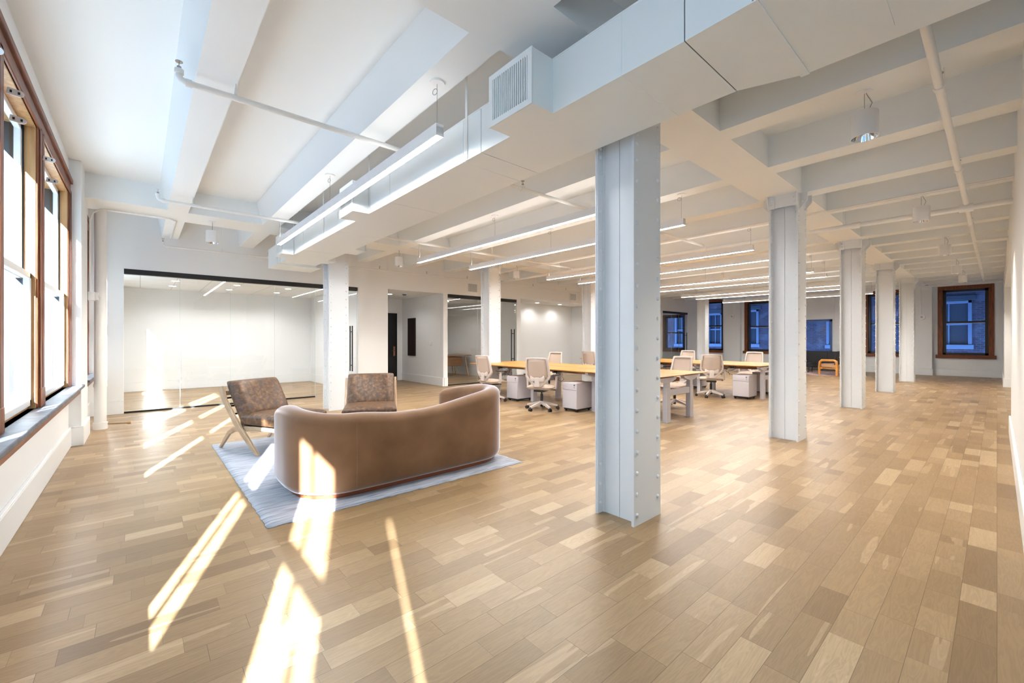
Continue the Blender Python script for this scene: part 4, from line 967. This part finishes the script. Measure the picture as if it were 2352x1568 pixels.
# task chairs ------------------------------------------------------
def make_chair():
    t = thing('task_chair', 'x', 'office chair')
    # five star base
    m = MB()
    for k in range(5):
        a = math.radians(90+72*k+14); c, s_ = math.cos(a), math.sin(a)
        p0 = Vector((0.03*c, 0.03*s_, 0.135)); p1 = Vector((0.30*c, 0.30*s_, 0.075)); 
        d = (p1-p0).normalized(); sd = Vector((-s_, c, 0)); up = Vector((0, 0, 1))
        vs = []
        for p, w_, h_ in ((p0, 0.030, 0.028), (p1, 0.018, 0.016)):
            for (u, v) in ((-1, -1), (1, -1), (1, 1), (-1, 1)): vs.append(m.b.verts.new(p+sd*u*w_+up*v*h_))
        for f in ((0, 1, 2, 3), (7, 6, 5, 4), (0, 4, 5, 1), (1, 5, 6, 2), (2, 6, 7, 3), (3, 7, 4, 0)): m.b.faces.new([vs[i] for i in f])
    m.cyl((0, 0, 0.105), (0, 0, 0.165), 0.045, 16)
    b = m.done('star_base', 'chairframe', t, bevel=0.004)
    for k in range(5):
        a = math.radians(90+72*k+14); c, s_ = math.cos(a), math.sin(a); x, y = 0.305*c, 0.305*s_
        m = MB(); tx, ty = -s_, c
        for e in (-1, 1): m.cyl((x+tx*e*0.008, y+ty*e*0.008, 0.029), (x+tx*e*0.028, y+ty*e*0.028, 0.029), 0.029, 16)
        m.cyl((x, y, 0.03), (x, y, 0.075), 0.010, 8); m.done('caster', 'blackplastic', t, smooth=True)
    m = MB(); m.cyl((0, 0, 0.06), (0, 0, 0.30), 0.026, 14); m.cyl((0, 0, 0.28), (0, 0, 0.39), 0.016, 12); m.done('gas_lift', 'blackplastic', t, smooth=True)
    m = MB(); m.box(-0.10, 0.10, -0.16, 0.12, 0.345, 0.395); m.bar((0.08, 0.03, 0.375), (0.26, 0.05, 0.372), 0.022, 0.014); m.bar((-0.08, -0.02, 0.375), (-0.24, -0.02, 0.372), 0.022, 0.014); m.done('mechanism', 'blackplastic', t, bevel=0.008)
    # seat
    m = MB(); n = 14; T, B = [], []
    for i in range(n+1):
        a, b2 = [], []
        for j in range(n+1):
            u = -1+2*i/n; v = -1+2*j/n; e = max(0, (1-abs(u)**5)*(1-abs(v)**5))**0.5
            su = u*math.sqrt(1-0.22*v*v); sv = v*math.sqrt(1-0.16*u*u)
            zf = -0.03*max(0, v)**2
            a.append((su*0.255, sv*0.245+0.03, 0.43+0.035*e+zf)); b2.append((su*0.245, sv*0.235+0.03, 0.41-0.012*e+zf))
        T.append(a); B.append(b2)
    A = m.grid(T); Bb = m.grid(B)
    for i in range(n):
        for f in ((A[i][0], A[i+1][0], Bb[i+1][0], Bb[i][0]), (A[i][n], Bb[i][n], Bb[i+1][n], A[i+1][n]), (A[0][i], Bb[0][i], Bb[0][i+1], A[0][i+1]), (A[n][i], A[n][i+1], Bb[n][i+1], Bb[n][i])): m.b.faces.new(f)
    m.done('seat', 'seatfabric', t, smooth=True)
    m = MB(); m.box(-0.20, 0.20, -0.17, 0.21, 0.385, 0.408); m.done('seat_pan', 'chairframe', t, bevel=0.01)
    # back frame: hexagonal outline narrowing to a spine
    def yb(z, x=0): return -0.20-(z-0.42)*0.17+0.10*(x/0.24)**2*0.5
    out = [(-0.205, 0.965), (-0.19, 0.975), (0.0, 0.982), (0.19, 0.975), (0.205, 0.965), (0.222, 0.86), (0.240, 0.70), (0.243, 0.625), (0.215, 0.585), (0.07, 0.445), (-0.07, 0.445), (-0.215, 0.585), (-0.243, 0.625), (-0.240, 0.70), (-0.222, 0.86)]
    inn = [(-0.180, 0.940), (-0.17, 0.945), (0.0, 0.951), (0.17, 0.945), (0.180, 0.940), (0.192, 0.86), (0.205, 0.70), (0.205, 0.638), (0.182, 0.605), (0.055, 0.490), (-0.055, 0.490), (-0.182, 0.605), (-0.205, 0.638), (-0.205, 0.70), (-0.192, 0.86)]
    m = MB(); n = len(out); V = []
    for (po, pi) in zip(out, inn):
        V.append([m.b.verts.new((x, yb(z, x)+d, z)) for (x, z, d) in ((po[0], po[1], -0.020), (pi[0], pi[1], -0.020), (pi[0], pi[1], 0.014), (po[0], po[1], 0.014))])
    for i in range(n):
        for k in range(4): m.b.faces.new((V[i][k], V[i][(k+1) % 4], V[(i+1) % n][(k+1) % 4], V[(i+1) % n][k]))
    m.done('back_frame', 'chairframe', t, bevel=0.004)
    m = MB(); rows = []
    for j in range(9):
        z = 0.945-(0.945-0.60)*j/8; hw = 0.185 if z > 0.85 else 0.195; hw = hw if z > 0.64 else 0.175
        rows.append([(x*hw, yb(z, x*hw)-0.002-0.012*(1-x*x), z) for x in [-1+2*i/8 for i in range(9)]])
    m.grid(rows); o = m.done('back_mesh', 'mesh', t, smooth=True); so = o.modifiers.new('s', 'SOLIDIFY'); so.thickness = 0.004
    m = MB(); rows = []
    for j in range(9):
        v = -1+2*j/8; r = []
        for i in range(11):
            u = -1+2*i/10; r.append((u*0.145*(1-0.12*v*v), yb(0.60)-0.004-0.012*(1-u*u)*(1-v*v), 0.595+v*0.055))
        rows.append(r)
    m.grid(rows); o = m.done('lumbar_pad', 'chairframe', t, smooth=True); so = o.modifiers.new('s', 'SOLIDIFY'); so.thickness = 0.022
    m = MB(); mx = Matrix.Translation((0, yb(0.55)-0.03, 0)) @ Matrix(((1, 0, 0, 0), (0, 0, 1, 0), (0, 1, 0, 0), (0, 0, 0, 1)))
    m.prism([(-0.055, 0.445), (0.055, 0.445), (0.040, 0.62), (-0.040, 0.62)], mx, 0.02)
    m.bar((0, yb(0.46), 0.465), (0, -0.10, 0.375), 0.10, 0.03); m.done('back_spine', 'chairframe', t, bevel=0.006)
    for sx in (-1, 1):
        m = MB(); m.bar((sx*0.19, 0.0, 0.395), (sx*0.285, 0.0, 0.405), 0.06, 0.022, up=(0, 0, 1)); m.bar((sx*0.278, 0.0, 0.40), (sx*0.29, 0.0, 0.625), 0.026, 0.052, up=(0, 1, 0)); m.bar((sx*0.29, -0.06, 0.635), (sx*0.29, 0.07, 0.635), 0.03, 0.02)
        a = m.done('arm_post', 'chairframe', t, bevel=0.006)
        m = MB(); m.box(sx*0.285-0.042, sx*0.285+0.042, -0.11, 0.13, 0.645, 0.668); m.done('arm_pad', 'blackplastic', a, bevel=0.010)
    return t
tc = make_chair()
TC = [(-7.08, 5.62, 2, 'leftmost desk chair, pale mesh back, at the near bench'), (-5.60, 5.64, 24, 'pale mesh-backed desk chair turned to the near bench, left of the nearest column'), (-7.62, 7.95, 183, 'desk chair on the far side of the near bench, between the two left chairs'), (-4.12, 7.80, 172, 'desk chair on the far side of the near bench, right of the nearest column'), (-7.50, 9.62, 5, 'desk chair at the left end of the second bench, cut by the nearest column'), (-4.30, 9.80, 28, 'pale mesh-backed desk chair at the second bench, between the two near columns'), (-6.08, 12.05, 180, 'left one of two desk chairs on the far side of the second bench'), (-4.25, 12.0, 176, 'right one of two desk chairs on the far side of the second bench')]
for i, (x, y, a, l) in enumerate(TC):
    o = tc if i == 0 else dup(tc, (x, y, 0), 0)
    o.location = (x, y, 0); o.rotation_euler = (0, 0, math.radians(a)); o['label'] = l; o['group'] = 'mesh-backed desk chairs'

# walnut desk in the second glazed room ------------------------------
t = thing('walnut_desk', 'walnut desk with drawers behind the second glass partition', 'desk', (-12.95, 7.95, 0))
MB().box(-0.45, 0.45, -1.1, 1.05, 0.715, 0.745).done('desktop', 'walnut', t, bevel=0.006)
MB().box(-0.35, 0.30, -0.55, 0.75, 0.36, 0.68).done('drawer_case', 'walnut', t, bevel=0.008)
for k in range(3): MB().box(0.301, 0.315, -0.53, 0.73, 0.375+0.103*k, 0.465+0.103*k).done('drawer', 'walnut', t, bevel=0.004)
for (x, y) in ((0.38, 0.95), (-0.38, 0.95), (0.38, -0.95), (-0.38, -0.95)):
    m = MB(); m.bar((x*0.95, y*0.86, 0.715), (x, y, 0), 0.05, 0.035, up=(1, 0, 0)); m.done('leg', 'ash', t, bevel=0.005)
MB().cyl((0.2, 0.4, 0), (0.2, 0.4, 0.36), 0.018, 10).done('leg', 'walnut', t)

# far lounge ---------------------------------------------------------
o = MB().box(-7.3, -3.4, 18.45, 21.1, 0.0, 0.012).done('rug', 'rug2', bevel=0.003); tag(o, 'dusky pink rug under the orange wooden armchair by the far wall', 'rug')
t = thing('credenza', 'long low black credenza against the far wall', 'credenza', (-5.3, 21.38, 0))
MB().box(-1.35, 1.42, -0.2, 0.25, 0.14, 0.80).done('cabinet_body', 'black', t, bevel=0.01)
for k in range(4): MB().box(-1.33+0.69*k, -0.67+0.69*k, -0.215, -0.2, 0.16, 0.78).done('door', 'black', t, bevel=0.004)
for x in (-1.25, 1.3):
    for y in (-0.15, 0.2): MB().box(x-0.02, x+0.02, y-0.02, y+0.02, 0.0, 0.14).done('leg', 'black', t)
t = thing('side_table', 'low dark table with thin black legs left of the orange armchair', 'table', (-5.05, 19.9, 0.012))
MB().box(-0.5, 0.28, -0.3, 0.3, 0.34, 0.365).done('tabletop', 'blackleather', t, bevel=0.005)
for x in (-0.42, 0.2):
    for y in (-0.24, 0.24): MB().cyl((x, y, 0), (x, y, 0.34), 0.012, 8).done('leg', 'black', t)
t = thing('wooden_armchair', 'orange wooden armchair with tan cushion and dark back by the far wall', 'armchair', (-3.80, 18.95, 0.014), math.radians(55))
for sx in (-1, 1):
    m = MB(); x = sx*0.36; m.tube([(x, 0.38, 0.0), (x, 0.385, 0.30), (x, 0.36, 0.46), (x, 0.28, 0.52), (x, 0.0, 0.53), (x, -0.25, 0.54), (x, -0.34, 0.50), (x, -0.36, 0.36), (x, -0.36, 0.0)], 0.042, 12); m.done('arm_hoop', 'orangewood', t, smooth=True)
MB().bar((-0.36, 0.34, 0.24), (0.36, 0.34, 0.24), 0.05, 0.06).bar((-0.36, -0.3, 0.24), (0.36, -0.3, 0.24), 0.05, 0.06).box(-0.3, 0.3, -0.3, 0.34, 0.22, 0.25).done('seat_rail', 'orangewood', t, bevel=0.01)
MB().box(-0.32, 0.32, -0.28, 0.46, 0.26, 0.40).done('seat_cushion', 'tanleather', t, bevel=0.05, seg=4)
o = pillow(0.62, 0.52, 0.18).done('back_cushion', 'blackleather', t, smooth=True); o.location = (0, -0.28, 0.62); o.rotation_euler = (math.radians(18), 0, 0)
